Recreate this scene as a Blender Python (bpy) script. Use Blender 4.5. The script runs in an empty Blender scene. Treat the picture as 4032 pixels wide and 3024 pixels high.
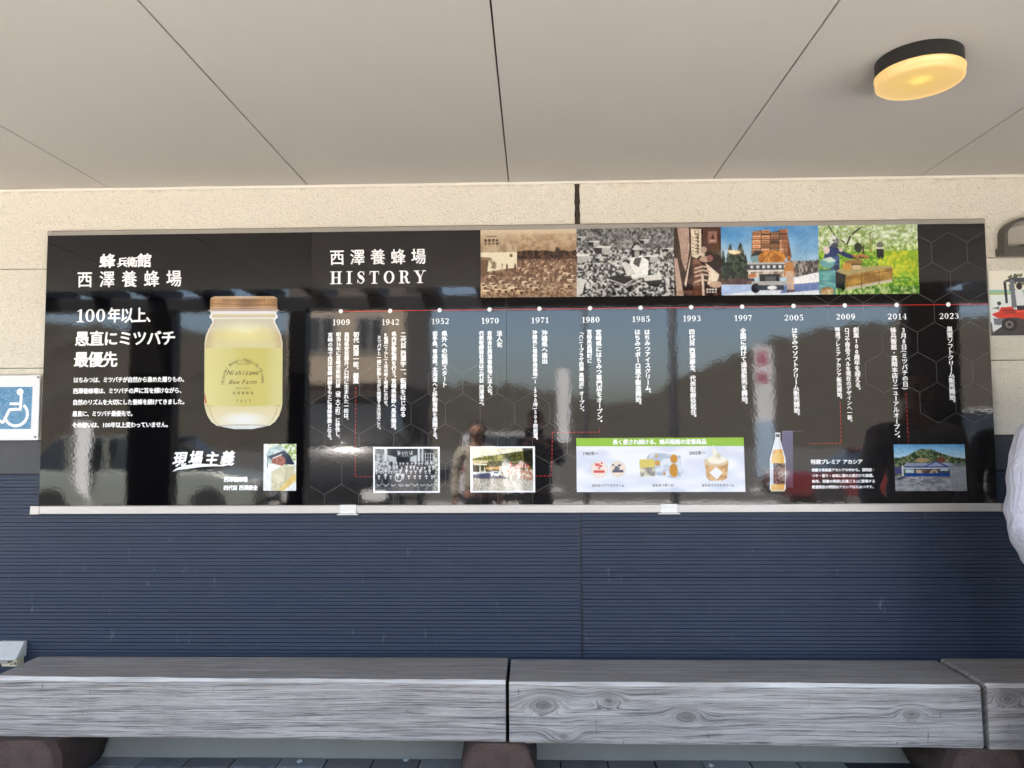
import bpy, bmesh, math, random
import numpy as np
from mathutils import Vector, Matrix
R = random.Random(7)
S = bpy.context.scene
COL = S.collection

# ------------------------------------------------------------------ camera, world, sun, exposure
CAM_H = 1.402; CAM_D = 3.3655; FPX = 2997.2466
YAW, PITCH, ROLL = -0.0283, 0.0629, -0.0056
def cam_basis():
    cy, sy, cp, sp = math.cos(YAW), math.sin(YAW), math.cos(PITCH), math.sin(PITCH)
    f = Vector((sy*cp, cy*cp, sp)); r = Vector((cy, -sy, 0)); u = r.cross(f)
    c, s = math.cos(ROLL), math.sin(ROLL)
    return c*r+s*u, -s*r+c*u, f
CR, CU, CF = cam_basis()
cd = bpy.data.cameras.new('camera'); cam = bpy.data.objects.new('camera', cd); COL.objects.link(cam)
m = Matrix((CR, CU, -CF)).transposed().to_4x4(); m.translation = Vector((0, -CAM_D, CAM_H)); cam.matrix_world = m
cd.sensor_width = 36; cd.lens = FPX/4032*36; cd.clip_end = 2000; cd.clip_start = .03
S.camera = cam
SUN_EL, SUN_AZ = math.radians(62), math.radians(-28)     # azimuth of the sun seen from the place, from +y towards +x
wd = bpy.data.worlds.new('World'); S.world = wd; wd.use_nodes = True
nt = wd.node_tree; nt.nodes.clear()
sky = nt.nodes.new('ShaderNodeTexSky'); sky.sky_type = 'NISHITA'; sky.sun_disc = False
sky.sun_elevation = SUN_EL; sky.sun_rotation = SUN_AZ; sky.altitude = 50; sky.dust_density = 3.2; sky.air_density = 1.0
bg = nt.nodes.new('ShaderNodeBackground'); bg.inputs[1].default_value = 0.125
wo = nt.nodes.new('ShaderNodeOutputWorld'); nt.links.new(sky.outputs[0], bg.inputs[0]); nt.links.new(bg.outputs[0], wo.inputs[0])
sd = bpy.data.lights.new('sun', 'SUN'); sd.energy = 5.0; sd.angle = math.radians(.5); sd.color = (1, .95, .87)
so = bpy.data.objects.new('sun', sd); COL.objects.link(so)
sv = Vector((math.sin(SUN_AZ)*math.cos(SUN_EL), math.cos(SUN_AZ)*math.cos(SUN_EL), math.sin(SUN_EL)))
so.rotation_euler = sv.to_track_quat('Z', 'Y').to_euler(); so.location = sv*30
vs = S.view_settings; vs.view_transform = 'Standard'; vs.look = 'None'; vs.gamma = 1; vs.use_curve_mapping = False
vs.exposure = 3.3
S.render.engine = 'CYCLES'
S.cycles.use_denoising = True; S.cycles.max_bounces = 8; S.cycles.diffuse_bounces = 5; S.cycles.glossy_bounces = 4
S.cycles.caustics_reflective = False; S.cycles.caustics_refractive = False

# ------------------------------------------------------------------ geometry helpers
def ray(x, y): return CF + CR*((x-2016)/FPX) + CU*((1512-y)/FPX)
def at(x, y, Y=0.0):
    d = ray(x, y); t = (Y+CAM_D)/d.y
    return Vector((0, -CAM_D, CAM_H)) + d*t
BY = -0.030                                  # front plane of the history board
def B(x, y):
    p = at(x, y, BY); return p.x, p.z
def tag(o, label=None, cat=None, group=None, kind=None):
    for k, v in (('label', label), ('category', cat), ('group', group), ('kind', kind)):
        if v: o[k] = v
    return o
def link(name, me, mat=None, parent=None):
    if mat is not None:
        me.materials.clear()
        for q in (mat if isinstance(mat, (list, tuple)) else [mat]): me.materials.append(q)
    o = bpy.data.objects.new(name, me); COL.objects.link(o)
    if parent: o.parent = parent
    return o
def empty(name, loc=(0, 0, 0), rz=0):
    o = bpy.data.objects.new(name, None); COL.objects.link(o); o.location = loc; o.rotation_euler = (0, 0, rz); o.empty_display_size = .1
    return o
def copy_tree(o, parent=None):
    c = o.copy(); COL.objects.link(c)
    if parent: c.parent = parent
    for ch in list(o.children): copy_tree(ch, c)
    return c
class MB:
    def __init__(s): s.v = []; s.f = []; s.m = []
    def add(s, v, f, mi=0):
        n = len(s.v); s.v += [tuple(p) for p in v]; s.f += [tuple(i+n for i in q) for q in f]; s.m += [mi]*len(f); return s
    def box(s, x0, x1, y0, y1, z0, z1, mi=0):
        v = [(x, y, z) for x in (x0, x1) for y in (y0, y1) for z in (z0, z1)]
        return s.add(v, [(0,1,3,2),(4,6,7,5),(0,4,5,1),(2,3,7,6),(0,2,6,4),(1,5,7,3)], mi)
    def prism(s, pts, a, b, axis='y', mi=0):
        n = len(pts); mk = {'y': lambda p, t: (p[0], t, p[1]), 'x': lambda p, t: (t, p[0], p[1]), 'z': lambda p, t: (p[0], p[1], t)}[axis]
        v = [mk(p, a) for p in pts]+[mk(p, b) for p in pts]
        return s.add(v, [tuple(range(n)), tuple(range(2*n-1, n-1, -1))]+[(i, i+n, (i+1) % n+n, (i+1) % n) for i in range(n)], mi)
    def lathe(s, prof, n=32, c=(0, 0, 0), axis='z', mi=0):
        v = []
        for r, h in prof:
            for k in range(n):
                a = 2*math.pi*k/n; x, y = r*math.cos(a), r*math.sin(a)
                v.append({'z': (c[0]+x, c[1]+y, c[2]+h), 'y': (c[0]+x, c[1]+h, c[2]+y), 'x': (c[0]+h, c[1]+x, c[2]+y)}[axis])
        f = [(j*n+k, j*n+(k+1) % n, (j+1)*n+(k+1) % n, (j+1)*n+k) for j in range(len(prof)-1) for k in range(n)]
        f += [tuple(range(n)), tuple(range((len(prof)-1)*n, len(prof)*n))]
        return s.add(v, f, mi)
    def mesh(s, name='mesh', bevel=0, seg=2, smooth=False):
        me = bpy.data.meshes.new(name); me.from_pydata(s.v, [], s.f); me.update()
        me.polygons.foreach_set('material_index', s.m)
        bm = bmesh.new(); bm.from_mesh(me)
        bmesh.ops.recalc_face_normals(bm, faces=bm.faces)
        if bevel:
            bmesh.ops.bevel(bm, geom=[e for e in bm.edges if e.is_manifold and e.calc_face_angle(0) > .5], offset=bevel, segments=seg, profile=.6, affect='EDGES', clamp_overlap=True)
        if smooth:
            for f in bm.faces: f.smooth = True
        bm.to_mesh(me); bm.free()
        return me
    def build(s, name, mat, parent=None, bevel=0, seg=2, smooth=False):
        return link(name, s.mesh(name, bevel, seg, smooth), mat, parent)

# ------------------------------------------------------------------ materials
def lin(c):
    return tuple((v/255/12.92 if v/255 <= .04045 else ((v/255+.055)/1.055)**2.4) for v in c)
class NT:
    def __init__(s, name):
        s.m = bpy.data.materials.new(name); s.m.use_nodes = True; s.t = s.m.node_tree; s.t.nodes.clear()
        s.out = s.n('OutputMaterial'); s.b = s.n('BsdfPrincipled'); s.l(s.b.outputs[0], s.out.inputs[0])
        s.pos = s.n('NewGeometry').outputs['Position']
    def n(s, t, **k):
        q = s.t.nodes.new('ShaderNode'+t)
        for a, v in k.items(): setattr(q, a, v)
        return q
    def l(s, a, b): s.t.links.new(a, b)
    def val(s, sock, v):
        if isinstance(v, bpy.types.NodeSocket): s.l(v, sock)
        elif isinstance(v, (tuple, list)) and len(v) == 3 and sock.type == 'RGBA': sock.default_value = (*v, 1)
        else: sock.default_value = v
    def math(s, op, a, b=0, c=None, clamp=False):
        q = s.n('Math', operation=op, use_clamp=clamp); s.val(q.inputs[0], a); s.val(q.inputs[1], b)
        if c is not None: s.val(q.inputs[2], c)
        return q.outputs[0]
    def mul(s, v, k):
        q = s.n('VectorMath', operation='MULTIPLY'); s.val(q.inputs[0], v); s.val(q.inputs[1], k); return q.outputs[0]
    def vadd(s, v, k):
        q = s.n('VectorMath', operation='ADD'); s.val(q.inputs[0], v); s.val(q.inputs[1], k); return q.outputs[0]
    def noise(s, v, scale=1, detail=3, rough=.5, dist=0):
        q = s.n('TexNoise'); s.l(v, q.inputs['Vector']); q.inputs['Scale'].default_value = scale; q.inputs['Detail'].default_value = detail
        q.inputs['Roughness'].default_value = rough; q.inputs['Distortion'].default_value = dist; return q.outputs[0]
    def ramp(s, v, stops):
        q = s.n('ValToRGB'); s.l(v, q.inputs[0]); e = q.color_ramp.elements
        while len(e) < len(stops): e.new(.5)
        for i, (p, c) in enumerate(stops): e[i].position = p; e[i].color = (*(c if isinstance(c, tuple) else (c, c, c)), 1)
        return q.outputs[0]
    def mix(s, f, a, b, mode='MIX'):
        q = s.n('Mix', data_type='RGBA', blend_type=mode); s.val(q.inputs[0], f); s.val(q.inputs[6], a); s.val(q.inputs[7], b); return q.outputs[2]
    def bump(s, h, dist, strength=1, prev=None):
        q = s.n('Bump'); q.inputs['Strength'].default_value = strength; q.inputs['Distance'].default_value = dist; s.l(h, q.inputs['Height'])
        if prev: s.l(prev, q.inputs['Normal'])
        return q.outputs[0]
    def set(s, **k):
        for a, v in k.items(): s.val(s.b.inputs[a.replace('_', ' ')], v)
        return s
def simple(name, col, rough=.5, metal=0, var=.12, scale=9, bump=0, spec=.5):
    t = NT(name); n = t.noise(t.pos, scale, 4, .6)
    c = t.mix(n, tuple(v*(1-var) for v in col), tuple(min(1, v*(1+var)) for v in col))
    t.set(Base_Color=c, Roughness=rough, Metallic=metal, Specular_IOR_Level=spec)
    if bump: t.set(Normal=t.bump(t.noise(t.pos, scale*12, 3), bump))
    return t.m
def film_normal(t):
    n1 = t.noise(t.pos, 95, 2, .5); n2 = t.noise(t.pos, 14, 2, .5); n3 = t.noise(t.pos, 330, 1)
    b = t.bump(n2, .00009); b = t.bump(n1, .00004, prev=b); return t.bump(n3, .000004, prev=b)
def print_mat(name, col=None, attr=False, rough=.03, ior=1.59):
    """glossy laminated print: everything on the board carries the same film"""
    t = NT(name)
    if attr:
        a = t.n('Attribute'); a.attribute_name = 'Col'; c = a.outputs['Color']
    else: c = col
    t.set(Base_Color=c, Roughness=rough, IOR=ior, Normal=film_normal(t)); return t.m
M = {}
M['ink_black'] = print_mat('black glossy print', (.0025, .0022, .0028))
M['ink_grey'] = print_mat('charcoal glossy print', (.0125, .011, .0112))
M['white_print'] = print_mat('white print', (.88, .88, .88))
M['red_print'] = print_mat('red print', (.55, .035, .03))
M['hex_print'] = print_mat('grey hexagon print', (.085, .08, .078))
M['green_print'] = print_mat('green print', lin((140, 185, 60)))
M['dark_print'] = print_mat('dark print', (.03, .025, .02))
M['olive_print'] = print_mat('olive lettering print', (.12, .10, .03))
M['photo_print'] = print_mat('photo print', attr=True)
M['paper'] = NT('poster paper').set(Roughness=.45).m
_t = NT('matt colour print'); _a = _t.n('Attribute'); _a.attribute_name = 'Col'; _t.set(Base_Color=_a.outputs['Color'], Roughness=.4); M['matt_photo'] = _t.m

def stucco():
    t = NT('cream stucco')
    w = t.vadd(t.pos, t.mul(t.noise(t.pos, 30, 2), (.02, .02, .02)))
    n = t.noise(w, 88, 4, .62, 1.6); n2 = t.noise(t.pos, 160, 3, .6); big = t.noise(t.pos, 1.3, 3)
    c = t.mix(big, (.76, .70, .575), (.83, .775, .655))
    crev = t.ramp(n, [(.30, 1.0), (.41, 0.0)]); c = t.mix(t.math('MULTIPLY', crev, .5), c, (.27, .23, .16))  # crevices darkened: recess shadow and dirt mixed into the colour
    # dirt specks and small scuffs
    sp = t.ramp(t.noise(t.mul(t.pos, (1, 1, 1.8)), 21, 5, .7), [(.685, 0.0), (.73, 1.0)]); c = t.mix(t.math('MULTIPLY', sp, .5), c, (.25, .2, .14))
    sp_ = t.n('SeparateXYZ'); t.l(t.pos, sp_.inputs[0]); zz = t.math('ADD', sp_.outputs[2], t.math('MULTIPLY', t.noise(t.mul(t.pos, (9, 1, 9)), 1, 5, .7), .05))
    st = t.math('MULTIPLY', t.ramp(t.math('MULTIPLY', t.math('SUBTRACT', zz, 2.5), 10), [(.20, 0.0), (.42, .5)]), t.ramp(t.noise(t.pos, 40, 4, .7), [(.4, 0.0), (.6, 1.0)])); c = t.mix(st, c, (.30, .25, .17))
    b = t.bump(n, .009, 1); b = t.bump(n2, .003, .8, b)
    t.set(Base_Color=c, Roughness=.85, Normal=b); return t.m
M['stucco'] = stucco()
def ceiling_mat():
    t = NT('ceiling paint'); big = t.noise(t.pos, 1.1, 4, .6); fine = t.noise(t.pos, 220, 3, .6)
    c = t.mix(big, (.52, .485, .435), (.59, .555, .50)); c = t.mix(t.math('MULTIPLY', fine, .12), c, (.42, .38, .33))
    sp = t.ramp(t.noise(t.pos, 9, 5, .75), [(.70, 0.0), (.74, 1.0)]); c = t.mix(t.math('MULTIPLY', sp, .35), c, (.3, .26, .2))
    t.set(Base_Color=c, Roughness=.8, Normal=t.bump(fine, .0006, .6)); return t.m
M['ceiling'] = ceiling_mat()
def siding_mat():
    t = NT('navy ribbed siding')
    st = t.noise(t.mul(t.pos, (2.2, 1, 60)), 1, 5, .6, .4); pat = t.noise(t.pos, 3.2, 5, .65); f = t.noise(t.mul(t.pos, (40, 1, 240)), 1, 3, .7)
    c = t.mix(pat, (.021, .031, .053), (.033, .045, .071)); c = t.mix(t.math('MULTIPLY', st, .55), c, (.014, .024, .052))
    # pale scuffs and drips
    sc = t.ramp(t.noise(t.mul(t.pos, (26, 1, 7)), 1, 4, .7), [(.64, 0.0), (.74, 1.0)]); c = t.mix(t.math('MULTIPLY', sc, .34), c, (.35, .38, .42))
    b = t.bump(f, .0016, .8); b = t.bump(t.noise(t.mul(t.pos, (6, 1, 120)), 1, 3), .0012, .6, b)
    t.set(Base_Color=c, Roughness=t.ramp(pat, [(.3, .42), (.7, .62)]), Specular_IOR_Level=.32, Normal=b); return t.m
M['siding'] = siding_mat()
M['charcoal'] = simple('charcoal coated board', (.028, .029, .032), .5, var=.2, bump=.0004)
M['sealant'] = simple('weathered sealant', (.045, .032, .018), .9, var=.8, scale=60, bump=.002)
M['foundation'] = simple('painted foundation', (.27, .262, .225), .7, var=.12, scale=5, bump=.0006)
M['trim'] = simple('cream trim', (.74, .69, .60), .5, var=.05)
def alu(name, c, rough):
    t = NT(name); n = t.noise(t.mul(t.pos, (3, 200, 420)), 1, 3, .6)
    t.set(Base_Color=t.mix(n, tuple(v*.9 for v in c), c), Roughness=t.ramp(n, [(.3, rough), (.7, rough+.12)]), Metallic=.35, Normal=t.bump(n, .0002, .5)); return t.m
M['alu'] = alu('brushed aluminium', (.52, .49, .45), .38)
M['alu_top'] = alu('dusty aluminium', (.33, .30, .26), .5)
M['alu_clip'] = alu('bright aluminium clip', (.66, .65, .62), .4)
def wood(name, knots, warm=0.0, zc=.33):
    """weathered grey timber, grain along x, knots at (x, z, size) on the front face"""
    t = NT(name); sep = t.n('SeparateXYZ'); t.l(t.pos, sep.inputs[0]); X, Y, Z = sep.outputs
    wob = t.noise(t.mul(t.pos, (1.1, 6, 6)), 1, 5, .6)
    phi = t.math('ADD', t.math('ADD', Z, t.math('MULTIPLY', Y, .8)), t.math('MULTIPLY', wob, .035))
    dark = 0.0
    for kx, kz, ks in knots:
        dx = t.math('MULTIPLY', t.math('SUBTRACT', X, kx), .52); dz = t.math('SUBTRACT', Z, kz)
        d = t.math('SQRT', t.math('ADD', t.math('MULTIPLY', dx, dx), t.math('MULTIPLY', dz, dz)))
        d = t.math('ADD', d, t.math('MULTIPLY', t.math('SUBTRACT', wob, .5), .03))
        g = t.math('POWER', 2.718, t.math('MULTIPLY', t.math('MULTIPLY', d, d), -1/(ks*ks*1.5)))
        phi = t.math('ADD', t.math('MULTIPLY', phi, t.math('SUBTRACT', 1, g)), t.math('MULTIPLY', t.math('MULTIPLY', d, 1.15), g))
        core = t.ramp(d, [(ks*.28, 1.0), (ks*.62, 0.0)]); ring = t.ramp(d, [(ks*.55, 0.0), (ks*.7, .8), (ks*.95, 0.0)])
        dark = t.math('ADD', dark, t.math('MULTIPLY', core, .55)); dark = t.math('ADD', dark, t.math('MULTIPLY', ring, .25))
    comb = t.n('CombineXYZ'); t.l(t.math('MULTIPLY', X, .9), comb.inputs[0]); t.l(t.math('MULTIPLY', phi, 120), comb.inputs[1]); t.l(t.math('MULTIPLY', Y, 1.5), comb.inputs[2])
    g1 = t.noise(comb.outputs[0], 1.0, 2, .5)
    comb2 = t.n('CombineXYZ'); t.l(t.math('MULTIPLY', X, 3.2), comb2.inputs[0]); t.l(t.math('MULTIPLY', phi, 230), comb2.inputs[1]); t.l(Y, comb2.inputs[2])
    g2 = t.noise(comb2.outputs[0], 1.0, 4, .65)
    fib = t.noise(t.mul(t.pos, (14, 260, 260)), 1, 3, .6)
    blot = t.noise(t.mul(t.pos, (1.6, 5, 5)), 1, 4, .6)
    c = t.mix(blot, (.435+warm, .392, .345), (.60+warm, .55, .49))
    c = t.mix(t.ramp(g1, [(.36, .34), (.54, 0.0)]), c, (.26+warm, .235, .215))
    c = t.mix(t.ramp(g2, [(.39, .75), (.49, 0.0)]), c, (.075, .066, .062))
    c = t.mix(t.ramp(g2, [(.6, 0.0), (.75, .35)]), c, (.55, .53, .52))
    br = t.ramp(t.noise(t.mul(t.pos, (2.5, 20, 24)), 1, 3), [(.6, 0.0), (.78, .55)]); c = t.mix(br, c, (.26, .20, .155))
    line = t.math('ABSOLUTE', t.math('SUBTRACT', g1, .47)); cut = t.ramp(t.noise(t.mul(t.pos, (5, 30, 30)), 1, 3), [(.42, 0.0), (.55, 1.0)])
    c = t.mix(t.math('MULTIPLY', t.ramp(line, [(.006, .85), (.022, 0.0)]), cut), c, (.085, .072, .064))
    line2 = t.math('ABSOLUTE', t.math('SUBTRACT', g2, .55)); c = t.mix(t.math('MULTIPLY', t.ramp(line2, [(.008, .5), (.03, 0.0)]), cut), c, (.09, .08, .073))
    stre = t.noise(t.mul(t.pos, (1.2, 45, 45)), 1, 4, .6); c = t.mix(t.ramp(stre, [(.32, .5), (.48, 0.0)]), c, (.27+warm, .245, .225)); c = t.mix(t.ramp(stre, [(.56, 0.0), (.72, .4)]), c, (.70, .655, .60))
    # cracks, saw marks across the grain
    cr = t.ramp(t.noise(t.mul(t.pos, (60, 10, 9)), 1, 3, .7), [(.67, 0.0), (.73, .7)]); c = t.mix(cr, c, (.06, .055, .052))
    if knots: c = t.mix(t.math('MINIMUM', dark, .85), c, (.10, .085, .075))
    h = t.math('ADD', t.math('MULTIPLY', g1, .6), g2)
    b = t.bump(h, .006, .9); b = t.bump(fib, .001, .7, b)
    # worn pale arris: edge highlight painted as paler timber along the front top edge
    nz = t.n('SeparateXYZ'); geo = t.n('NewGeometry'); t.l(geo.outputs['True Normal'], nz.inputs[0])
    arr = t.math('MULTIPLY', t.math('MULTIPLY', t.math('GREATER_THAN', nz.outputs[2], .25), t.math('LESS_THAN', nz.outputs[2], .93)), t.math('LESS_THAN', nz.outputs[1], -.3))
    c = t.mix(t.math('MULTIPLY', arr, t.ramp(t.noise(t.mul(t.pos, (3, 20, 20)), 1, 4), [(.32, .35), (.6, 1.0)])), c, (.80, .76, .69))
    top = t.math('GREATER_THAN', nz.outputs[2], .93)
    dirt = t.math('MULTIPLY', top, t.ramp(t.noise(t.mul(t.pos, (1.5, 6, 6)), 1, 4), [(.3, .62), (.7, .3)])); c = t.mix(dirt, c, (.30, .27, .242))
    t.set(Base_Color=c, Roughness=.78, Normal=b, Specular_IOR_Level=.3); return t.m
M['bark'] = simple('log bark', (.05, .03, .022), .9, var=.6, scale=25, bump=.004)
def log_end():
    t = NT('log end grain'); tc = t.n('TexCoord').outputs['Object']
    q = t.n('VectorMath', operation='LENGTH'); t.l(t.mul(t.vadd(tc, (0, 0, .03)), (1, 0, 1.05)), q.inputs[0])
    n = t.noise(tc, 9, 3); w = t.math('SINE', t.math('ADD', t.math('MULTIPLY', q.outputs['Value'], 520), t.math('MULTIPLY', n, 45)))
    c = t.mix(t.noise(tc, 14, 4, .6), (.045, .018, .012), (.15, .10, .078)); c = t.mix(t.math('MULTIPLY', t.math('MAXIMUM', w, 0), .4), c, (.045, .02, .013)); c = t.mix(t.ramp(q.outputs['Value'], [(.125, 0.0), (.138, .85)]), c, (.035, .018, .012)); c = t.mix(t.ramp(t.noise(tc, 30, 4, .7), [(.62, 0.0), (.7, .7)]), c, (.03, .016, .011))
    t.set(Base_Color=c, Roughness=.85, Normal=t.bump(t.noise(tc, 60, 4, .7), .004, .8)); return t.m
M['log_end'] = log_end()
def paver_mat(name, a, b):
    t = NT(name); info = t.n('ObjectInfo').outputs['Random']; n = t.noise(t.pos, 14, 4, .6); st = t.ramp(t.noise(t.pos, 6, 4, .6), [(.55, 0.0), (.7, .7)])
    c = t.mix(info, a, b); c = t.mix(t.math('MULTIPLY', n, .4), c, tuple(v*.6 for v in a)); c = t.mix(st, c, (.035, .037, .038))
    t.set(Base_Color=c, Roughness=t.ramp(st, [(0, .7), (.7, .3)]), Normal=t.bump(t.noise(t.pos, 120, 4, .7), .001, .7)); return t.m
M['paver'] = paver_mat('grey paver', (.16, .152, .142), (.36, .345, .325))
M['grout'] = simple('grout', (.03, .032, .034), .95, var=.3, scale=30, bump=.001)
M['white_plastic'] = simple('weathered white plastic', (.50, .505, .47), .45, var=.12, scale=40)
M['yellowed'] = simple('yellowed plastic', (.66, .62, .42), .5, var=.15, scale=50)
M['black_metal'] = simple('black metal', (.007, .0065, .006), .42, spec=.5)
M['bronze'] = simple('dark bronze paint', (.075, .066, .052), .5, var=.35, scale=30, bump=.0006)
M['hood_inner'] = simple('beige hood lining', (.36, .33, .28), .55, var=.15, scale=12)
M['screw'] = simple('steel screw', (.2, .19, .18), .4, .8)
M['plate_white'] = simple('white sign plate', (.70, .70, .69), .35, var=.1, scale=25, bump=.0003)
def sign_blue():
    t = NT('faded blue sign film'); n = t.noise(t.mul(t.pos, (1, 1, .8)), 34, 5, .75, 2.0); f = t.noise(t.pos, 5, 3)
    e = t.ramp(n, [(.44, 0.0), (.495, .42), (.55, 0.0)]); c = t.mix(f, (.03, .15, .30), (.04, .20, .36)); c = t.mix(e, c, (.35, .55, .66))
    t.set(Base_Color=c, Roughness=.3); return t.m
M['sign_blue'] = sign_blue()
M['sign_white'] = simple('sign white film', (.80, .82, .82), .35, var=.04)
M['skin'] = NT('skin').set(Base_Color=(.50, .27, .19), Roughness=.5, Subsurface_Weight=.15, Subsurface_Radius=(.02, .008, .004)).m
M['hair'] = simple('dark hair', (.012, .009, .008), .5, var=.5, scale=60, bump=.003)
def cloth(name, c):
    t = NT(name); w = t.noise(t.mul(t.pos, (14, 14, 5)), 1, 4, .6, .6); f = t.noise(t.pos, 700, 2)
    t.set(Base_Color=t.mix(w, tuple(v*.88 for v in c), c), Roughness=.85, Sheen_Weight=.2, Normal=t.bump(f, .0003, .5, t.bump(w, .032, .9))); return t.m
M['lavender'] = cloth('pale lavender cotton', (.50, .49, .56))
M['navy_cloth'] = cloth('navy cloth', (.018, .02, .03)); M['black_cloth'] = cloth('black cloth', (.011, .011, .012))
M['beige_cloth'] = cloth('beige cloth', (.50, .44, .36)); M['denim'] = cloth('dark denim', (.03, .04, .065))
M['white_cloth'] = cloth('white cloth', (.72, .72, .72))
M['shoe'] = simple('shoe leather', (.02, .018, .016), .5)
M['asphalt'] = simple('asphalt', (.075, .070, .062), .9, var=.3, scale=3, bump=.004)
M['concrete'] = simple('concrete paving', (.42, .40, .37), .85, var=.12, scale=1.2, bump=.002)
def hill_mat():
    t = NT('forest hillside'); n = t.noise(t.pos, .35, 6, .7); n2 = t.noise(t.pos, .06, 4)
    c = t.mix(n, (.030, .027, .019), (.080, .071, .050)); c = t.mix(t.math('MULTIPLY', n2, .6), c, (.055, .042, .025))
    t.set(Base_Color=c, Roughness=.95, Normal=t.bump(n, 1.5, 1)); return t.m
M['hill'] = hill_mat()
M['paint_silver'] = simple('pale green silver paint', (.26, .28, .25), .25, .3, var=.04)
M['paint_white'] = simple('white car paint', (.78, .78, .77), .25, var=.03)
M['paint_red'] = simple('red car paint', (.13, .012, .014), .25, var=.05)
M['paint_black'] = simple('black car paint', (.015, .015, .017), .2, var=.05)
M['car_glass'] = simple('dark car glass', (.02, .024, .026), .06, var=.05)
M['rubber'] = simple('tyre rubber', (.02, .02, .02), .85)
M['rim'] = simple('wheel rim', (.5, .5, .5), .35, .7)
M['lamp_glass'] = simple('clear lens', (.7, .7, .7), .12); M['tail_glass'] = simple('red lens', (.4, .02, .02), .15)
M['flag_white'] = cloth('white banner cloth', (.80, .80, .80)); M['flag_red'] = cloth('red banner print', (.48, .15, .19))
M['flag_blue'] = cloth('pale blue banner cloth', (.45, .58, .72))
M['house_wall'] = simple('beige render', (.42, .34, .25), .85, var=.1, scale=1.5); M['house_dark'] = simple('brown boarding', (.05, .038, .03), .8, var=.3)
M['roof'] = simple('grey roof', (.09, .09, .095), .7, var=.2)
M['window_glass'] = simple('window glass', (.03, .035, .04), .08)
def diffuser():
    t = NT('lit amber diffuser'); tc = t.n('TexCoord').outputs['Object']
    d = t.n('VectorMath', operation='LENGTH'); t.l(t.mul(t.vadd(tc, (.012, .03, 0)), (1, 1, 0)), d.inputs[0])
    q = t.ramp(t.math('MULTIPLY', d.outputs['Value'], 5), [(0.0, (1.0, .72, .16)), (.12, (1.0, .68, .16)), (.28, (1.0, .66, .19)), (.66, (1.0, .63, .24)), (1.0, (1.0, .72, .36))])
    s = t.ramp(t.math('MULTIPLY', d.outputs['Value'], 5), [(0.0, 1.0), (.08, .95), (.2, .58), (.55, .56), (.70, .82)])
    t.set(Base_Color=(.45, .30, .13), Roughness=.35, Emission_Color=q, Emission_Strength=t.math('MULTIPLY', s, LAMP)); return t.m
LAMP = .096
M['diffuser'] = diffuser()

# ------------------------------------------------------------------ wall of the building
ZC = CAM_H + 1.1182                              # ceiling height
XJ = at(2288, 2300).x                            # vertical joint in the navy siding
XU = at(2272, 800).x                             # vertical joint in the cream boards
wall = tag(empty('building_wall'), 'building wall behind the long display board, cream stucco above navy ribbed siding', 'wall')
def groove_board(x0, x1, z0, z1, seed):
    r = random.Random(seed); prof = [(.012, z0), (-.012, z0)]; z = z0+.006; k = 0
    while z < z1-.014:
        p = .0158+r.uniform(-.0012, .0012); dep = (.0062 if k % 2 == 0 else .0036)+r.uniform(-.0006, .0006); gw = .0034 if k % 2 == 0 else .0022
        o = r.uniform(-.0010, .0010)
        prof += [(-.012+o, z), (-.012+o, z+p-gw), (-.012+dep, z+p-gw*.7), (-.012+dep, z+p-gw*.15)]
        z += p; k += 1
    prof += [(-.012, z), (-.012, z1), (.012, z1)]
    return MB().prism(prof, x0, x1, 'x')
zs = [.262, .3155, .7705, 1.2255]
for i in range(3):
    for j, (a, b) in enumerate([(-6.2, XJ-3.03-.002), (XJ-3.03+.002, XJ-.0036), (XJ+.0036, XJ+3.03-.002), (XJ+3.03+.002, 6.5)]):
        groove_board(a, b, zs[i]+.0015, zs[i+1]-.0015, 10*i+j).build('siding_board', M['siding'], wall)
MB().box(-6.2, 6.5, .013, .15, -.3, 3.0).build('wall_backing', M['charcoal'], wall)
MB().box(XJ-.0035, XJ+.0035, .004, .0125, .27, 1.22).build('sealant_joint', M['black_metal'], wall)
# cream stucco boards
zu = [1.377, 1.7010, 2.1522, ZC+.02]
for i in range(3):
    for a, b in [(-6.2, XU-3.03-.003), (XU-3.03+.003, XU-.0095), (XU+.0095, XU+3.03-.003), (XU+3.03+.003, 6.5)]:
        MB().box(a, b, -.0125, .012, zu[i]+.0016, zu[i+1]-.0016).build('stucco_board', M['stucco'], wall, bevel=.0015, seg=1)
# weathered sealant in the vertical joint, uneven
mb = MB(); n = 60; v = []; rr = random.Random(3)
for k in range(n+1):
    z = 1.38+(ZC-1.38)*k/n; w = .009+rr.uniform(-.0022, .0022); d = -.009+rr.uniform(-.004, .002)
    v += [(XU-w-.002, -.0142, z), (XU-w*.5, d, z), (XU+w*.5, d+.001, z), (XU+w+.002, -.0142, z)]
mb.add(v, [(4*k+i, 4*k+i+1, 4*k+i+5, 4*k+i+4) for k in range(n) for i in range(3)]); mb.build('sealant_joint', M['sealant'], wall)
MB().box(-6.2, 6.5, -.0142, .012, 1.2262, 1.3765).build('belt_board', M['charcoal'], wall, bevel=.002, seg=1)
MB().box(-6.2, 6.5, -.002, .012, -.05, .2605).build('foundation', M['foundation'], wall, bevel=.001, seg=1)
MB().box(-6.2, 6.5, -.0235, .0, ZC-.011, ZC-.0005).build('cornice_strip', M['trim'], wall, bevel=.002, seg=1)

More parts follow.
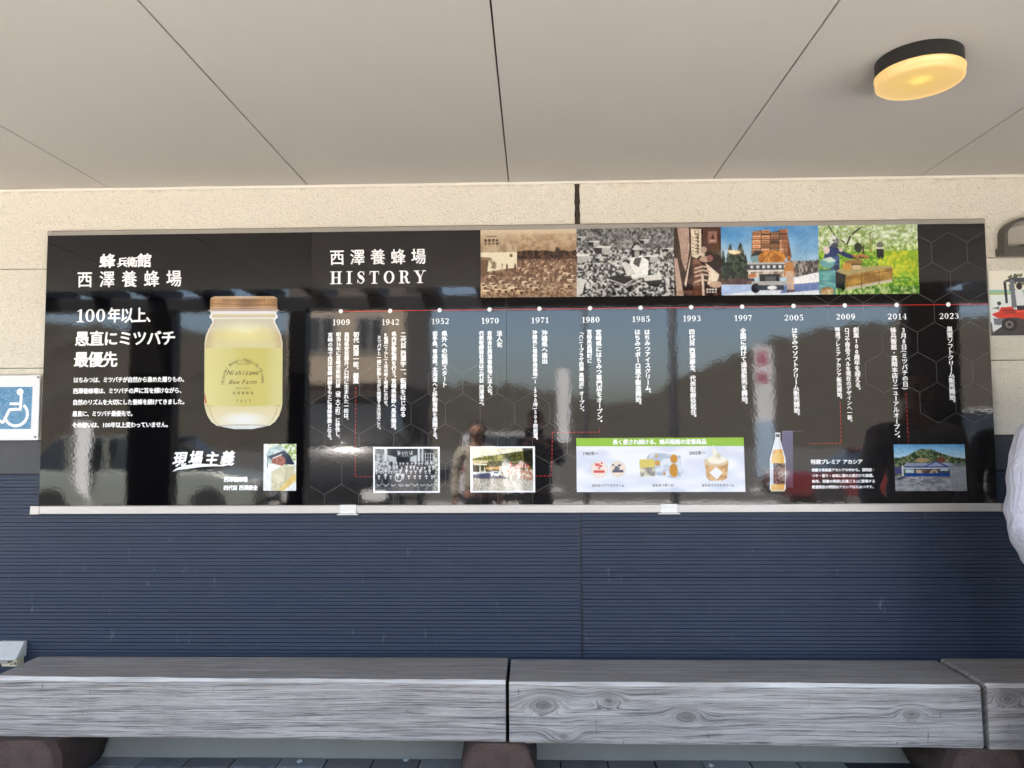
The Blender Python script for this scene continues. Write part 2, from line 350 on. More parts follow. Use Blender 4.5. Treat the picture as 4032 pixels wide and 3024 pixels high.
# ------------------------------------------------------------------ ceiling with its joints, eave
ceil = tag(empty('ceiling'), None, None, None, 'structure')
X0 = -.1047
for k in range(-7, 7):
    a = X0+.91*k
    MB().box(a+.0028, a+.91-.0028, -2.50, .0, ZC, ZC+.012).build('ceiling_panel', M['ceiling'], ceil, bevel=.0012, seg=1)
MB().box(-6.3, 6.5, -2.48, .0, ZC+.014, ZC+.12).build('roof_deck', M['charcoal'], ceil)
eave = tag(empty('eave_beam', (0, -2.9, ZC)), 'dark timber beam and rafter ends at the open edge of the porch roof', 'beam')
MB().box(-6.3, 6.5, -.07, .07, -.105, .0).build('beam', M['charcoal'], eave, bevel=.004)
for k in range(-13, 14):
    if k*.455+.1 > -.3 and k*.455 < 3.0: continue
    MB().box(k*.455, k*.455+.13, -.3, .42, .004, .11).build('rafter', M['charcoal'], eave)
MB().box(-.35, 3.2, -.3, .42, .004, .11).build('soffit_board', M['charcoal'], eave)
for lab, x, w in (('wide dark porch post at the left, under the eave beam', -3.14, .36), ('narrow dark porch post left of the middle, under the eave beam', -1.93, .14), ('wide dark porch post at the right, under the eave beam', 3.20, .40)):
    o = tag(empty('porch_post', (x, -2.9, 0)), lab, 'post')
    MB().box(-w/2, w/2, -.07, .07, .06, ZC-.108).build('shaft', M['black_metal'], o, bevel=.006)
    MB().box(-w/2-.04, w/2+.04, -.11, .11, .0, .06).build('base', M['concrete'], o, bevel=.006)

side = tag(empty('added_side_wall', (3.95, 0, 0)), 'added dark navy clad wall out of view, shading the right end of the porch', 'wall')  # unseen wall added to darken the right side of wall and ceiling
for i in range(3): groove_board(-2.75, -.02, zs[i]+.0015, zs[i+1]-.0015, 40+i).build('siding_board', M['siding'], side)
for o in side.children: o.rotation_euler = (0, 0, -math.pi/2); o.location = (.0, 0, 0); o.matrix_basis = Matrix.Rotation(math.pi/2, 4, 'Z')
MB().box(.0132, .12, -2.76, -.015, -.05, ZC-.002).build('wall_core', M['charcoal'], side); MB().box(-.012, .0128, -2.75, -.03, 1.2262, ZC-.004).build('upper_board', M['charcoal'], side)

# ------------------------------------------------------------------ floor, ground, hills
floor = MB().box(-6.3, 6.5, -3.1, .0, -.2, -.006).build('floor', M['grout']); tag(floor, kind='structure')
pm = MB().box(-.0965, .0965, -.0465, .0465, -.03, 0).mesh('paver', bevel=.002, seg=1); pm.materials.append(M['paver'])
xs0 = at(935, 2981).x; cnt = 0
for j in range(11):
    for i in range(26):
        o = bpy.data.objects.new('paver', pm); COL.objects.link(o); o.parent = floor
        o.location = (xs0+.1+.2*(i-7)+(.1 if j % 2 else 0)-1.2+R.uniform(-.0012, .0012), -.052-.1*j, R.uniform(-.0015, .001)); o.rotation_euler = (R.uniform(-.006, .006), R.uniform(-.006, .006), R.uniform(-.006, .006))
mb = MB()
for j in range(11, 31):
    for i in range(60):
        x = -6.0+.2*i+(.1 if j % 2 else 0); y = -.052-.1*j
        mb.box(x-.0965, x+.0965, y-.0465, y+.0465, -.03, R.uniform(-.0015, .001))
rest = mb.build('paving', M['paver'], floor); rest['kind'] = 'stuff'
tag(MB().box(-60, 60, -12.2, -3.1, -.2, -.012).build('pavement', M['concrete']), kind='structure')
g = MB().box(-400, 400, -420, 60, -.6, -.13).build('ground', M['asphalt']); tag(g, kind='structure')
tag(MB().box(-6.3, 6.5, .15, 8, -.12, 3.4).build('building_interior', M['charcoal']), 'closed dark building volume behind the display wall', 'building')
ridge = [(-400, 1180), (-100, 1230), (700, 1285), (1120, 1290), (1500, 1440), (1640, 1508), (2000, 1518), (2250, 1560), (2400, 1598), (2560, 1568), (2680, 1485), (2900, 1400), (3050, 1338), (3300, 1292), (3900, 1252), (4600, 1200)]
mb = MB(); rr = random.Random(5); nx = 260; ny = 26; v = []
ph = [rr.uniform(0, 9) for _ in range(9)]
for i in range(nx+1):
    px = -1200+6600*i/nx; PX = max(-400, min(4600, px))
    for (a, ya), (b, yb) in zip(ridge, ridge[1:]):
        if a <= PX <= b: yy = ya+(yb-ya)*(PX-a)/(b-a)
    top = 1.4+(1700-yy)/FPX*125
    for j in range(ny+1):
        u = j/ny; D = 62+78*u
        X = (px-2102)/FPX*125
        z = -.2+(top+.2)*min(1, (u/.78))**.8 if u < .78 else top*(1-.25*(u-.78)/.22)
        w = (math.sin(X*.9+ph[0]+D*.3)+math.sin(X*1.7+ph[1]-D*.45)+math.sin(X*3.1+ph[2]))*.32
        v.append((X+rr.uniform(-.25, .25), -D, z+(w+rr.uniform(-.4, .4))*(u > .03)))
mb.add(v, [(i*(ny+1)+j, i*(ny+1)+j+1, (i+1)*(ny+1)+j+1, (i+1)*(ny+1)+j) for i in range(nx) for j in range(ny)])
tag(mb.build('hills', M['hill'], smooth=True), kind='structure')

# ------------------------------------------------------------------ glyphs
_g = {}
def glyph(ch, res=2):
    if (ch, res) in _g: return _g[(ch, res)]
    c = bpy.data.curves.new('t', 'FONT'); c.body = ch; c.size = 1; c.resolution_u = res; c.fill_mode = 'FRONT'
    o = bpy.data.objects.new('t', c); COL.objects.link(o)
    me = bpy.data.meshes.new_from_object(o.evaluated_get(bpy.context.evaluated_depsgraph_get()))
    v = np.array([(p.co.x, p.co.y) for p in me.vertices]) if len(me.vertices) else np.zeros((0, 2)); f = [tuple(p.vertices) for p in me.polygons]
    bpy.data.objects.remove(o); bpy.data.curves.remove(c); bpy.data.meshes.remove(me)
    _g[(ch, res)] = (v, f); return v, f
_r = glyph('国')[0]; EM = (_r[:, 0].max()-_r[:, 0].min())/.86; CX = (_r[:, 0].max()+_r[:, 0].min())/2; CY = (_r[:, 1].max()+_r[:, 1].min())/2
ROT = set('ー（）()「」〜=＝'); SHIFT = set('、。')
def half(c): return ord(c) < 0x250
class Txt:
    """lettering laid flat on the board: x to the right, z up, each copy a hair nearer to fake weight"""
    def __init__(s, y, mir=False): s.v = []; s.f = []; s.y = y
    def put(s, ch, cx, cz, sx, sz, bold=.02, rot=0, shear=0, res=2, ang=0):
        v, f = glyph(ch, res)
        if not len(v): return
        c0 = (v[:, 0].max()+v[:, 0].min())/2 if half(ch) else CX
        p = (v-np.array([c0, CY]))/EM
        if ch in SHIFT and rot == 2: p = p+np.array([.62, .62])
        if rot == 1: p = np.stack([p[:, 1], -p[:, 0]], 1)
        offs = [(0, 0)] if not bold else [(-bold*1.6, 0), (bold*1.6, 0), (0, -bold), (0, bold)] if bold < .02 else [(-bold*1.7, 0), (bold*1.7, 0), (0, -bold*1.2), (0, bold*1.2), (bold, bold), (-bold, -bold)]
        for k, (a, b) in enumerate(offs):
            q = p+np.array([a, b]); x = (q[:, 0]+q[:, 1]*shear)*sx; z = q[:, 1]*sz
            if ang: x, z = x*math.cos(ang)-z*math.sin(ang), x*math.sin(ang)+z*math.cos(ang)
            n = len(s.v); s.v += [(cx+X, s.y-.00006*k, cz+Z) for X, Z in zip(x, z)]; s.f += [tuple(i+n for i in t) for t in f]
    def row(s, text, x0, x1, z, h, bold=.02, shear=0, res=2, gap=0):
        adv = [(.35 if c == ' ' else .56 if half(c) else 1)+gap for c in text]; W = sum(adv)-gap; k = (x1-x0)/W; x = x0
        for c, a in zip(text, adv):
            if c != ' ': s.put(c, x+(a-gap)*k/2, z, min(k, h*1.15), h, bold, 0, shear, res)
            x += a*k
        return s
    def col(s, text, x, z0, z1, bold=.02):
        cells = []; i = 0
        while i < len(text):
            c = text[i]
            if c.isdigit() and i+1 < len(text) and text[i+1].isdigit() and text[i:i+2] in ('36', '60'): cells.append((text[i:i+2], 1)); i += 2; continue
            cells.append((c, .35 if c == ' ' else .62 if c in SHIFT else .55 if c in '()' else 1)); i += 1
        k = (z0-z1)/sum(a for _, a in cells); z = z0
        for c, a in cells:
            zc = z-a*k/2
            if len(c) == 2: s.put(c[0], x-k*.25, zc, k*.85, k, bold); s.put(c[1], x+k*.25, zc, k*.85, k, bold)
            elif c in SHIFT: s.put(c, x, z-k*.5, k, k, bold, 2)
            elif c in ROT: s.put(c, x, zc, k, k, bold, 1)
            elif c != ' ': s.put(c, x, zc, k, k, bold)
            z -= a*k
        return s
    def build(s, name, mat, parent):
        me = bpy.data.meshes.new(name); me.from_pydata(s.v, [], s.f); me.update(); return link(name, me, mat, parent)

def spline(pts, n=8):
    out = []; P = [pts[0]]+list(pts)+[pts[-1]]
    for i in range(1, len(P)-2):
        a, b, c, d = (np.array(P[j], float) for j in (i-1, i, i+1, i+2))
        for k in range(n):
            t = k/n; out.append(.5*((2*b)+(-a+c)*t+(2*a-5*b+4*c-d)*t*t+(-a+3*b-3*c+d)*t**3))
    out.append(np.array(P[-2], float)); return out
def ring(cx, cy, rx, ry, T, t, a0=0, a1=360, n=28):
    return [np.array([cx+rx*math.cos(math.radians(a)), cy+ry*math.sin(math.radians(a)), t+(T-t)*abs(math.cos(math.radians(a)))**1.3]) for a in np.linspace(a0, a1, n)]
T_, t_ = .25, .055
def L(*p): return [np.array(q, float) for q in p]
def serif(x, y, w=.34): return L((x-w/2, y, t_*1.2), (x+w/2, y, t_*1.2))
DID = {
 '0': (.66, [ring(.33, .5, .215, .44, T_, t_)]),
 '1': (.50, [L((.27, .03, T_*.95), (.27, .97, T_*.95)), L((.05, .80, .05), (.16, .86, .07), (.27, .94, .08)), serif(.27, .028, .46)]),
 '2': (.64, [spline([(.10, .72, .15), (.16, .87, .12), (.33, .95, .07), (.50, .84, .20), (.52, .70, .25), (.40, .46, .14), (.10, .12, .06)]), L((.07, .10, .17), (.40, .10, .2), (.56, .10, .13)), L((.56, .06, .06), (.60, .30, .05))]),
 '3': (.62, [spline([(.10, .78, .16), (.17, .91, .08), (.32, .95, .07), (.46, .82, .20), (.47, .70, .22), (.36, .56, .10), (.25, .53, .05)]), spline([(.25, .53, .05), (.40, .48, .12), (.52, .32, .25), (.50, .20, .22), (.33, .05, .07), (.15, .10, .10), (.09, .22, .16)])]),
 '4': (.68, [L((.46, .03, T_*.95), (.46, .95, T_*.95)), L((.40, .95, .05), (.05, .32, .06)), L((.04, .29, .08), (.64, .29, .08)), serif(.46, .028, .36)]),
 '5': (.62, [L((.14, .90, .16), (.52, .90, .16)), L((.14, .94, .05), (.12, .50, .06)), spline([(.12, .50, .06), (.30, .61, .08), (.47, .50, .20), (.51, .32, .25), (.46, .14, .2), (.30, .05, .07), (.14, .11, .11), (.09, .22, .15)])]),
 '7': (.60, [L((.08, .88, .17), (.56, .88, .17)), L((.07, .92, .05), (.05, .68, .05)), spline([(.55, .86, .06), (.38, .56, .10), (.28, .30, .2), (.27, .05, .24)])]),
 '8': (.64, [ring(.32, .73, .17, .215, .19, .06), ring(.32, .27, .205, .225, .22, .06)]),
 '9': (.64, [ring(.32, .65, .205, .30, T_*.92, t_), spline([(.53, .62, .25), (.52, .40, .22), (.42, .17, .12), (.26, .05, .06), (.12, .14, .15)])]),
 'H': (.88, [L((.21, .03, T_), (.21, .97, T_)), L((.67, .03, T_), (.67, .97, T_)), L((.21, .5, t_*1.3), (.67, .5, t_*1.3)), serif(.21, .03, .42), serif(.21, .97, .42), serif(.67, .03, .42), serif(.67, .97, .42)]),
 'I': (.46, [L((.23, .03, T_), (.23, .97, T_)), serif(.23, .03, .44), serif(.23, .97, .44)]),
 'S': (.64, [spline([(.53, .72, .06), (.46, .90, .07), (.30, .95, .07), (.15, .80, .17), (.20, .63, .24), (.40, .46, .27), (.52, .28, .2), (.42, .08, .09), (.26, .05, .06), (.10, .27, .06)], 7), L((.55, .97, .05), (.53, .68, .07)), L((.08, .03, .05), (.10, .32, .07))]),
 'T': (.74, [L((.37, .03, T_), (.37, .97, T_)), L((.05, .95, .08), (.69, .95, .08)), L((.06, .97, .07), (.04, .70, .04)), L((.68, .97, .07), (.70, .70, .04)), serif(.37, .03, .44)]),
 'O': (.82, [ring(.41, .5, .30, .455, T_, t_)]),
 'R': (.84, [L((.21, .03, T_), (.21, .97, T_)), serif(.21, .03, .42), L((.02, .965, .07), (.44, .965, .07)), spline([(.44, .955, .06), (.58, .86, .2), (.59, .68, .22), (.46, .53, .07), (.22, .51, .06)]), spline([(.36, .51, .06), (.53, .42, .2), (.57, .22, .24), (.64, .07, .16), (.78, .05, .05), (.81, .16, .05)])]),
 'Y': (.82, [L((.42, .03, T_), (.42, .46, T_)), L((.14, .95, .24), (.42, .44, .24)), L((.68, .95, .06), (.46, .46, .07)), serif(.42, .03, .44), serif(.16, .965, .40), serif(.69, .965, .28)]),
}
def didone(text, xc, z0, h, width, name, parent, mat=None, y=None, gap=.06):
    adv = [DID[c][0]+gap for c in text]; k = width/(sum(adv)-gap); mb = MB(); x = xc-width/2; y = y or BY-.0012; q = 0
    for c, a in zip(text, adv):
        for st in DID[c][1]:
            pts = [(x+p[0]*k, z0+p[1]*h, p[2]) for p in st]; v = []
            for i, p in enumerate(pts):
                a_, b_ = pts[max(0, i-1)], pts[min(len(pts)-1, i+1)]; d = Vector((b_[0]-a_[0], b_[1]-a_[1])); d.normalize()
                w = p[2]*h*.5*(.78 if abs(d.y) > abs(d.x) else 1)
                v += [(p[0]-d.y*w, y-.00005*(q % 7), p[1]+d.x*w), (p[0]+d.y*w, y-.00005*(q % 7), p[1]-d.x*w)]
            mb.add(v, [(2*i, 2*i+1, 2*i+3, 2*i+2) for i in range(len(pts)-1)]); q += 1
        x += a*k
    me = bpy.data.meshes.new(name); me.from_pydata(mb.v, [], mb.f); me.update()
    return link(name, me, mat or M['white_print'], parent)

# ------------------------------------------------------------------ painted prints: a small raster turned into a vertex-coloured sheet
class Canvas:
    def __init__(s, w, h, bg=(0, 0, 0), seed=1, ss=2):
        s.w, s.h, s.ss = w, h, ss; s.a = np.zeros((h*ss, w*ss, 3)); s.a[:] = bg; s.r = np.random.RandomState(seed)
        yy, xx = np.mgrid[0:h*ss, 0:w*ss]; s.X = (xx+.5)/(w*ss); s.Y = (yy+.5)/(h*ss); s.alpha = None
    def nz(s, sx, sy, oct=3):
        o = np.zeros(s.X.shape); amp = 1; tot = 0
        for k in range(oct):
            gx, gy = int(sx*2**k)+2, int(sy*2**k)+2; g = s.r.rand(gy+1, gx+1)
            fx, fy = s.X*(gx-1), s.Y*(gy-1); ix, iy = fx.astype(int), fy.astype(int); tx, ty = fx-ix, fy-iy; tx = tx*tx*(3-2*tx); ty = ty*ty*(3-2*ty)
            o += amp*((g[iy, ix]*(1-tx)+g[iy, ix+1]*tx)*(1-ty)+(g[iy+1, ix]*(1-tx)+g[iy+1, ix+1]*tx)*ty); tot += amp; amp *= .6
        return o/tot
    def put(s, mask, col, op=1.0):
        mk = (mask*op)[..., None]; s.a = s.a*(1-mk)+np.array(col)*mk if not isinstance(col, np.ndarray) or col.ndim == 1 else s.a*(1-mk)+col*mk; return s
    def poly(s, pts, col, op=1.0):
        m = np.zeros(s.X.shape, bool); n = len(pts)
        for i in range(n):
            (x1, y1), (x2, y2) = pts[i], pts[(i+1) % n]
            if y1 == y2: continue
            m ^= ((y1 > s.Y) != (y2 > s.Y)) & (s.X < (x2-x1)*(s.Y-y1)/(y2-y1)+x1)
        s.last = m.astype(float); return s.put(s.last, col, op)
    def rect(s, x0, y0, x1, y1, col, op=1.0):
        s.last = ((s.X >= x0) & (s.X < x1) & (s.Y >= y0) & (s.Y < y1)).astype(float); return s.put(s.last, col, op)
    def ell(s, cx, cy, rx, ry, col, op=1.0):
        s.last = ((((s.X-cx)/rx)**2+((s.Y-cy)/ry)**2) < 1).astype(float); return s.put(s.last, col, op)
    def line(s, pts, w, col, op=1.0):
        asp = s.h/s.w; m = np.zeros(s.X.shape)
        for (x1, y1), (x2, y2) in zip(pts, pts[1:]):
            dx, dy = x2-x1, (y2-y1)*asp; t = np.clip(((s.X-x1)*dx+(s.Y-y1)*asp*dy)/(dx*dx+dy*dy+1e-12), 0, 1)
            m = np.maximum(m, (np.hypot(s.X-x1-t*dx, (s.Y-y1)*asp-t*dy) < w/2))
        s.last = m.astype(float); return s.put(s.last, col, op)
    def speck(s, mask, sx, sy, lo, hi, op=1.0, oct=2, contrast=3.0):
        n = np.clip((s.nz(sx, sy, oct)-.5)*contrast+.5, 0, 1)[..., None]; c = np.array(lo)*(1-n)+np.array(hi)*n
        mk = (mask*op)[..., None]; s.a = s.a*(1-mk)+c*mk; return s
    def grade(s, mask, top, bot, y0=0, y1=1, horiz=False):
        u = np.clip(((s.X if horiz else s.Y)-y0)/(y1-y0), 0, 1)[..., None]; c = np.array(top)*(1-u)+np.array(bot)*u; mk = mask[..., None]; s.a = s.a*(1-mk)+c*mk; return s
    def pixels(s):
        return s.a.reshape(s.h, s.ss, s.w, s.ss, 3).mean((1, 3))
ALL = lambda c: np.ones(c.X.shape)
def sheet(cv, quad, name, parent, mat=None, label=None, mask=None, y=BY-.0006, gain=.88, grain=0):
    """quad: four (x, z) corners TL, TR, BR, BL. One face per printed dot."""
    if grain: cv.a = np.clip(cv.a*(1+((cv.nz(cv.w*.55, cv.h*.55, 2)-.5)*.75+(cv.nz(12, 9, 3)-.5)*.5)[..., None]*grain), 0, 255)
    if grain: cv.a = (cv.a*2+np.roll(cv.a, 1, 0)+np.roll(cv.a, -1, 0)+np.roll(cv.a, 1, 1)+np.roll(cv.a, -1, 1))/6
    px = cv.pixels()/255.; px = np.where(px <= .04045, px/12.92, ((px+.055)/1.055)**2.4)*gain
    h, w = cv.h, cv.w; TL, TR, BR, BL = [np.array(q) for q in quad]
    u, v = np.meshgrid(np.arange(w+1)/w, np.arange(h+1)/h); u, v = u[..., None], v[..., None]
    P = (TL*(1-u)+TR*u)*(1-v)+(BL*(1-u)+BR*u)*v
    co = np.stack([P[..., 0], np.full(P.shape[:2], y), P[..., 1]], -1).reshape(-1, 3)
    i = np.arange(h)[:, None]*(w+1)+np.arange(w)[None]; q = np.stack([i, i+w+1, i+w+2, i+1], -1).reshape(-1, 4); c = px.reshape(-1, 3)
    if mask is not None: k = mask.reshape(h, cv.ss, w, cv.ss).mean((1, 3)).reshape(-1) > .5; q = q[k]; c = c[k]
    me = bpy.data.meshes.new(name); n = len(q)
    me.vertices.add(len(co)); me.vertices.foreach_set('co', co.ravel()); me.loops.add(n*4); me.loops.foreach_set('vertex_index', q.ravel().astype(np.int32))
    me.polygons.add(n); me.polygons.foreach_set('loop_start', np.arange(0, n*4, 4, dtype=np.int32)); me.update(calc_edges=True)
    at_ = me.color_attributes.new('Col', 'FLOAT_COLOR', 'CORNER'); at_.data.foreach_set('color', np.repeat(np.concatenate([c, np.ones((n, 1))], 1), 4, 0).ravel().astype(np.float32))
    me.validate(); o = link(name, me, mat or M['photo_print'], parent)
    if label: o['label'] = label
    return o
def quad(a, b, c, d): return [B(*a), B(*b), B(*c), B(*d)]
# ------------------------------------------------------------------ the history board
board = tag(empty('display_board', (0, 0, 0)), 'long black glossy board printed with a timeline, photographs and a honey jar', 'display board')
bx0, bz1 = B(188, 932); bx1 = 1.977; bz0 = 1.056; bz1 = 2.3015
xm = B(1222, 1500)[0]; xs = B(1995, 1500)[0]
def bslab(name, a, b, mat, lab=None):
    o = MB().box(a, b, BY, -.0155, bz0+.03, bz1-.001).build(name, mat, board)
    if lab: o['label'] = lab
    return o
bslab('printed_sheet', bx0, xm-.0003, M['ink_black'], 'deep black sheet with the honey jar')
bslab('printed_sheet', xm+.0003, xs-.0007, M['ink_grey'], 'charcoal sheet with the first dates of the timeline')
bslab('printed_sheet', xs+.0007, bx1, M['ink_grey'], 'charcoal sheet with the later dates of the timeline')
MB().box(bx0+.02, bx1-.02, -.0150, -.0145, bz0+.02, bz1-.004).build('backing_board', M['alu_top'], board)
MB().prism([(-.034, bz0-.004), (-.034, bz0+.028), (-.0305, bz0+.031), (-.0155, bz0+.031), (-.0155, bz0-.004)], bx0+.005, bx1+.012, 'x').build('bottom_rail', M['alu'], board, bevel=.0006, seg=1)
MB().prism([(-.033, bz1-.0015), (-.033, bz1+.017), (-.028, bz1+.021), (-.0155, bz1+.021), (-.0155, bz1-.0015)], bx0+.022, bx1-.026, 'x').build('top_rail', M['alu_top'], board, bevel=.0006, seg=1)
def capb(x0, x1, z0, z1, mat, d=-.0355): MB().box(x0, x1, d, -.0155, z0, z1).build('end_cap', mat, board, bevel=.001, seg=1)
capb(bx0-.036, bx0+.004, bz0-.006, bz0+.0305, M['alu']); capb(bx1+.0125, bx1+.058-.012, bz0-.006, bz0+.0305, M['alu_top'])
capb(bx0, bx0+.0215, bz1-.0015, bz1+.021, M['alu_top'], -.034); capb(bx1-.0255, bx1, bz1-.0015, bz1+.021, M['alu_top'], -.034)
for px0, px1 in ((1340, 1404), (2600, 2666)):
    a, b = B(px0, 2000)[0], B(px1, 2000)[0]; k = MB().box(a, b, -.0385, -.0342, bz0-.006, bz0+.0325).box(a-.010, b+.010, -.046, -.0155, bz0-.0115, bz0-.0065)
    k.build('clip', M['alu_clip'], board, bevel=.0007, seg=1)
for px0, px1 in ((1341, 1420), (2572, 2654)):
    a, b = B(px0, 900)[0], B(px1, 900)[0]; MB().box(a, b, -.0370, -.0335, bz1-.001, bz1+.012).build('clip', M['alu_top'], board, bevel=.0007, seg=1)

# --- hexagon line pattern
def hexes(x0, z0, w, s, cells, parent, name='hexagon_lines', t=.0011, y=BY-.0003):
    """cells: (column, row) of pointy-top hexagons; w flat width, s side"""
    seg = set()
    for (i, j) in cells:
        cx = x0+w*(i+.5*(j % 2)); cz = z0-1.5*s*j
        p = [(cx, cz+s), (cx+w/2, cz+s/2), (cx+w/2, cz-s/2), (cx, cz-s), (cx-w/2, cz-s/2), (cx-w/2, cz+s/2)]
        for a, b in zip(p, p[1:]+p[:1]):
            k = tuple(sorted(((round(a[0], 3), round(a[1], 3)), (round(b[0], 3), round(b[1], 3))))); seg.add(k)
    mb = MB()
    for (ax, az), (bx, bz) in seg:
        d = Vector((bx-ax, bz-az)); L_ = d.length; d.normalize(); n = Vector((-d.y, d.x))*t
        q = [(ax+n.x, az+n.y), (bx+n.x, bz+n.y), (bx-n.x, bz-n.y), (ax-n.x, az-n.y)]
        if all(xm+.004 < p[0] < bx1-.002 and bz0+.035 < p[1] < bz1-.003 for p in q): mb.add([(p[0], y, p[1]) for p in q], [(0, 1, 2, 3)])
        else:
            # cut the line where it runs off the sheet
            pts = []
            for kk in range(13):
                u = kk/12; X, Z = ax+(bx-ax)*u, az+(bz-az)*u
                if xm+.004 < X < bx1-.002 and bz0+.035 < Z < bz1-.003: pts.append((X, Z))
            if len(pts) > 1: a, b = pts[0], pts[-1]; mb.add([(a[0]+n.x, y, a[1]+n.y), (b[0]+n.x, y, b[1]+n.y), (b[0]-n.x, y, b[1]-n.y), (a[0]-n.x, y, a[1]-n.y)], [(0, 1, 2, 3)])
    return mb.build(name, M['hex_print'], parent)
hx, hz = B(1416, 1513); hw = B(1551, 1513)[0]-hx; hs = hw/math.sqrt(3)
cellsA = [(-1, 0), (0, 0), (2, 0), (3, 0), (-2, 1), (-1, 1), (0, 1), (2, 1), (1, 1), (3, 1), (4, 1), (-1, 2), (0, 2), (1, 2), (2, 2), (3, 2), (5, 2), (-2, 3), (-1, 3), (0, 3), (1, 3), (2, 3), (4, 3), (5, 3), (-1, 4), (0, 4), (3, 4), (4, 4), (-2, 4)]
hexes(hx+hw/2, hz, hw, hs, cellsA, board)
hx, hz = B(3669, 994); hw = B(3808, 994)[0]-hx; hs = hw/math.sqrt(3)
cellsB = [(0, 0), (-1, 0), (1, 0), (0, 1), (1, 1), (0, 2), (1, 2), (-1, 2), (-2, 3), (-1, 3), (0, 3), (1, 3), (-2, 4), (-1, 4), (0, 4), (0, 5), (-1, 5), (1, 2), (-3, 2), (-4, 1), (-3, 1), (-2, 1)]
hexes(hx+hw/2, hz, hw, hs, cellsB, board)

# --- left sheet lettering
W_ = lambda: Txt(BY-.0010)
def span(px0, px1, py, pyt, pyb):
    a, z = B(px0, py); b, _ = B(px1, py); return a, b, z, B(px0, pyt)[1]-B(px0, pyb)[1]
a, b, z, h = span(393, 598, 1029, 1003, 1054)
t = W_(); k = (b-a)
t.put('蜂', a+k*.15, z, k*.30, h*1.1, .022, shear=.06); t.put('兵', a+k*.44, z-h*.12, k*.21, h*.75, .02); t.put('衛', a+k*.63, z-h*.10, k*.21, h*.80, .02); t.put('館', a+k*.86, z, k*.27, h*1.08, .022)
t.build('lettering', M['white_print'], board)
a, b, z, h = span(306, 714, 1102, 1070, 1134)
t = W_()
for i, c in enumerate('西澤養蜂場'): t.put(c, a+h*.45+(b-a-h*.9)*i/4, z, h*.93, h*1.02, .012, shear=-.03, res=3)
t.build('lettering', M['white_print'], board)
didone('100', *(lambda s: (s[0]*.5+s[1]*.5, s[2]-s[3]/2, s[3], s[1]-s[0]))(span(302, 417, 1243, 1218, 1270)), 'lettering', board, gap=.05)
a, b, z, h = span(425, 626, 1243, 1215, 1271); W_().row('年以上、', a, b, z, h*1.08, .02, res=3).build('lettering', M['white_print'], board)
a, b, z, h = span(296, 692, 1335, 1306, 1362); W_().row('愚直にミツバチ', a, b, z, h*1.06, .02, res=3).build('lettering', M['white_print'], board)
a, b, z, h = span(292, 463, 1417, 1388, 1446); W_().row('最優先', a, b, z, h*1.06, .02, res=3).build('lettering', M['white_print'], board)
for tx, x0, x1, yc in (('はちみつは、ミツバチが自然から集めた贈りもの。', 290, 737, 1497), ('西澤養蜂場は、ミツバチの声に耳を傾けながら、', 288, 727, 1540.5), ('自然のリズムを大切にした養蜂を続けてきました。', 287, 739, 1585), ('愚直に、ミツバチ最優先で。', 286, 534, 1630), ('その想いは、100年以上変わっていません。', 284, 674, 1674.5)):
    a, b, z, h = span(x0, x1, yc, yc-10.5, yc+10.5); W_().row(tx, a, b, z, h*1.05, .028).build('text_line', M['white_print'], board)
a, b, z, h = span(686, 922, 1808, 1782, 1836); t = W_()
for i, c in enumerate('現場主義'): t.put(c, a+(b-a)*(.10+.265*i), z+h*(.03 if i % 2 else -.02), h*.98, h*1.1, .026, shear=.22, res=2)
t.build('calligraphy', M['white_print'], board)
sw = [(680, 1856, 1), (700, 1846, 9), (740, 1838, 15), (790, 1832, 13), (840, 1832, 8), (880, 1834, 4), (925, 1825, 1)]
v = []
for x, y, w in sw: v += [(B(x, y-w/2)[0], BY-.0014, B(x, y-w/2)[1]), (B(x, y+w/2)[0], BY-.0014, B(x, y+w/2)[1])]
MB().add(v, [(2*i, 2*i+1, 2*i+3, 2*i+2) for i in range(len(sw)-1)]).build('brush_stroke', M['white_print'], board)
for tx, x0, x1, yc in (('西澤養蜂場', 882, 975, 1888), ('四代目 西澤康全', 881, 1015, 1921)):
    a, b, z, h = span(x0, x1, yc, yc-10, yc+10); W_().row(tx, a, b, z, h, .035).build('text_line', M['white_print'], board)

# --- headings and timeline of the right sheet
a, b, z, h = span(1300, 1676, 1015, 985, 1046); t = W_()
for i, c in enumerate('西澤養蜂場'): t.put(c, a+h*.45+(b-a-h*.9)*i/4, z, h*.93, h*1.02, .012, shear=-.03, res=3)
t.build('heading', M['white_print'], board)
a, b, z, h = span(1300, 1676, 1094, 1069, 1119); didone('HISTORY', (a+b)/2, z-h/2, h, b-a, 'heading', board, gap=.30)
zt = B(2522, 1212)[1]; dots = [1342, 1536, 1731, 1927.5, 2124, 2323, 2522, 2721, 2922, 3124, 3326, 3530, 3733.5]; dys = [1226, 1224, 1221.5, 1219, 1216, 1214, 1212, 1210, 1208, 1205, 1203, 1201, 1199]
dpos = [B(x, y) for x, y in zip(dots, dys)]
MB().add([(dpos[0][0], BY-.0007, dpos[0][1]+.0012), (bx1-.003, BY-.0007, dpos[-1][1]+.0018), (bx1-.003, BY-.0007, dpos[-1][1]-.0012), (dpos[0][0], BY-.0007, dpos[0][1]-.0018)], [(0, 1, 2, 3)]).build('timeline', M['red_print'], board)
dm = MB().add([(0, 0, 0)]+[(.0096*math.cos(k*math.pi/12), 0, .0096*math.sin(k*math.pi/12)) for k in range(24)], [(0, 1+k, 1+(k+1) % 24) for k in range(24)]).mesh('timeline_dot'); dm.materials.append(M['white_print'])
yrs = ['1909', '1942', '1952', '1970', '1971', '1980', '1985', '1993', '1997', '2005', '2009', '2014', '2023']
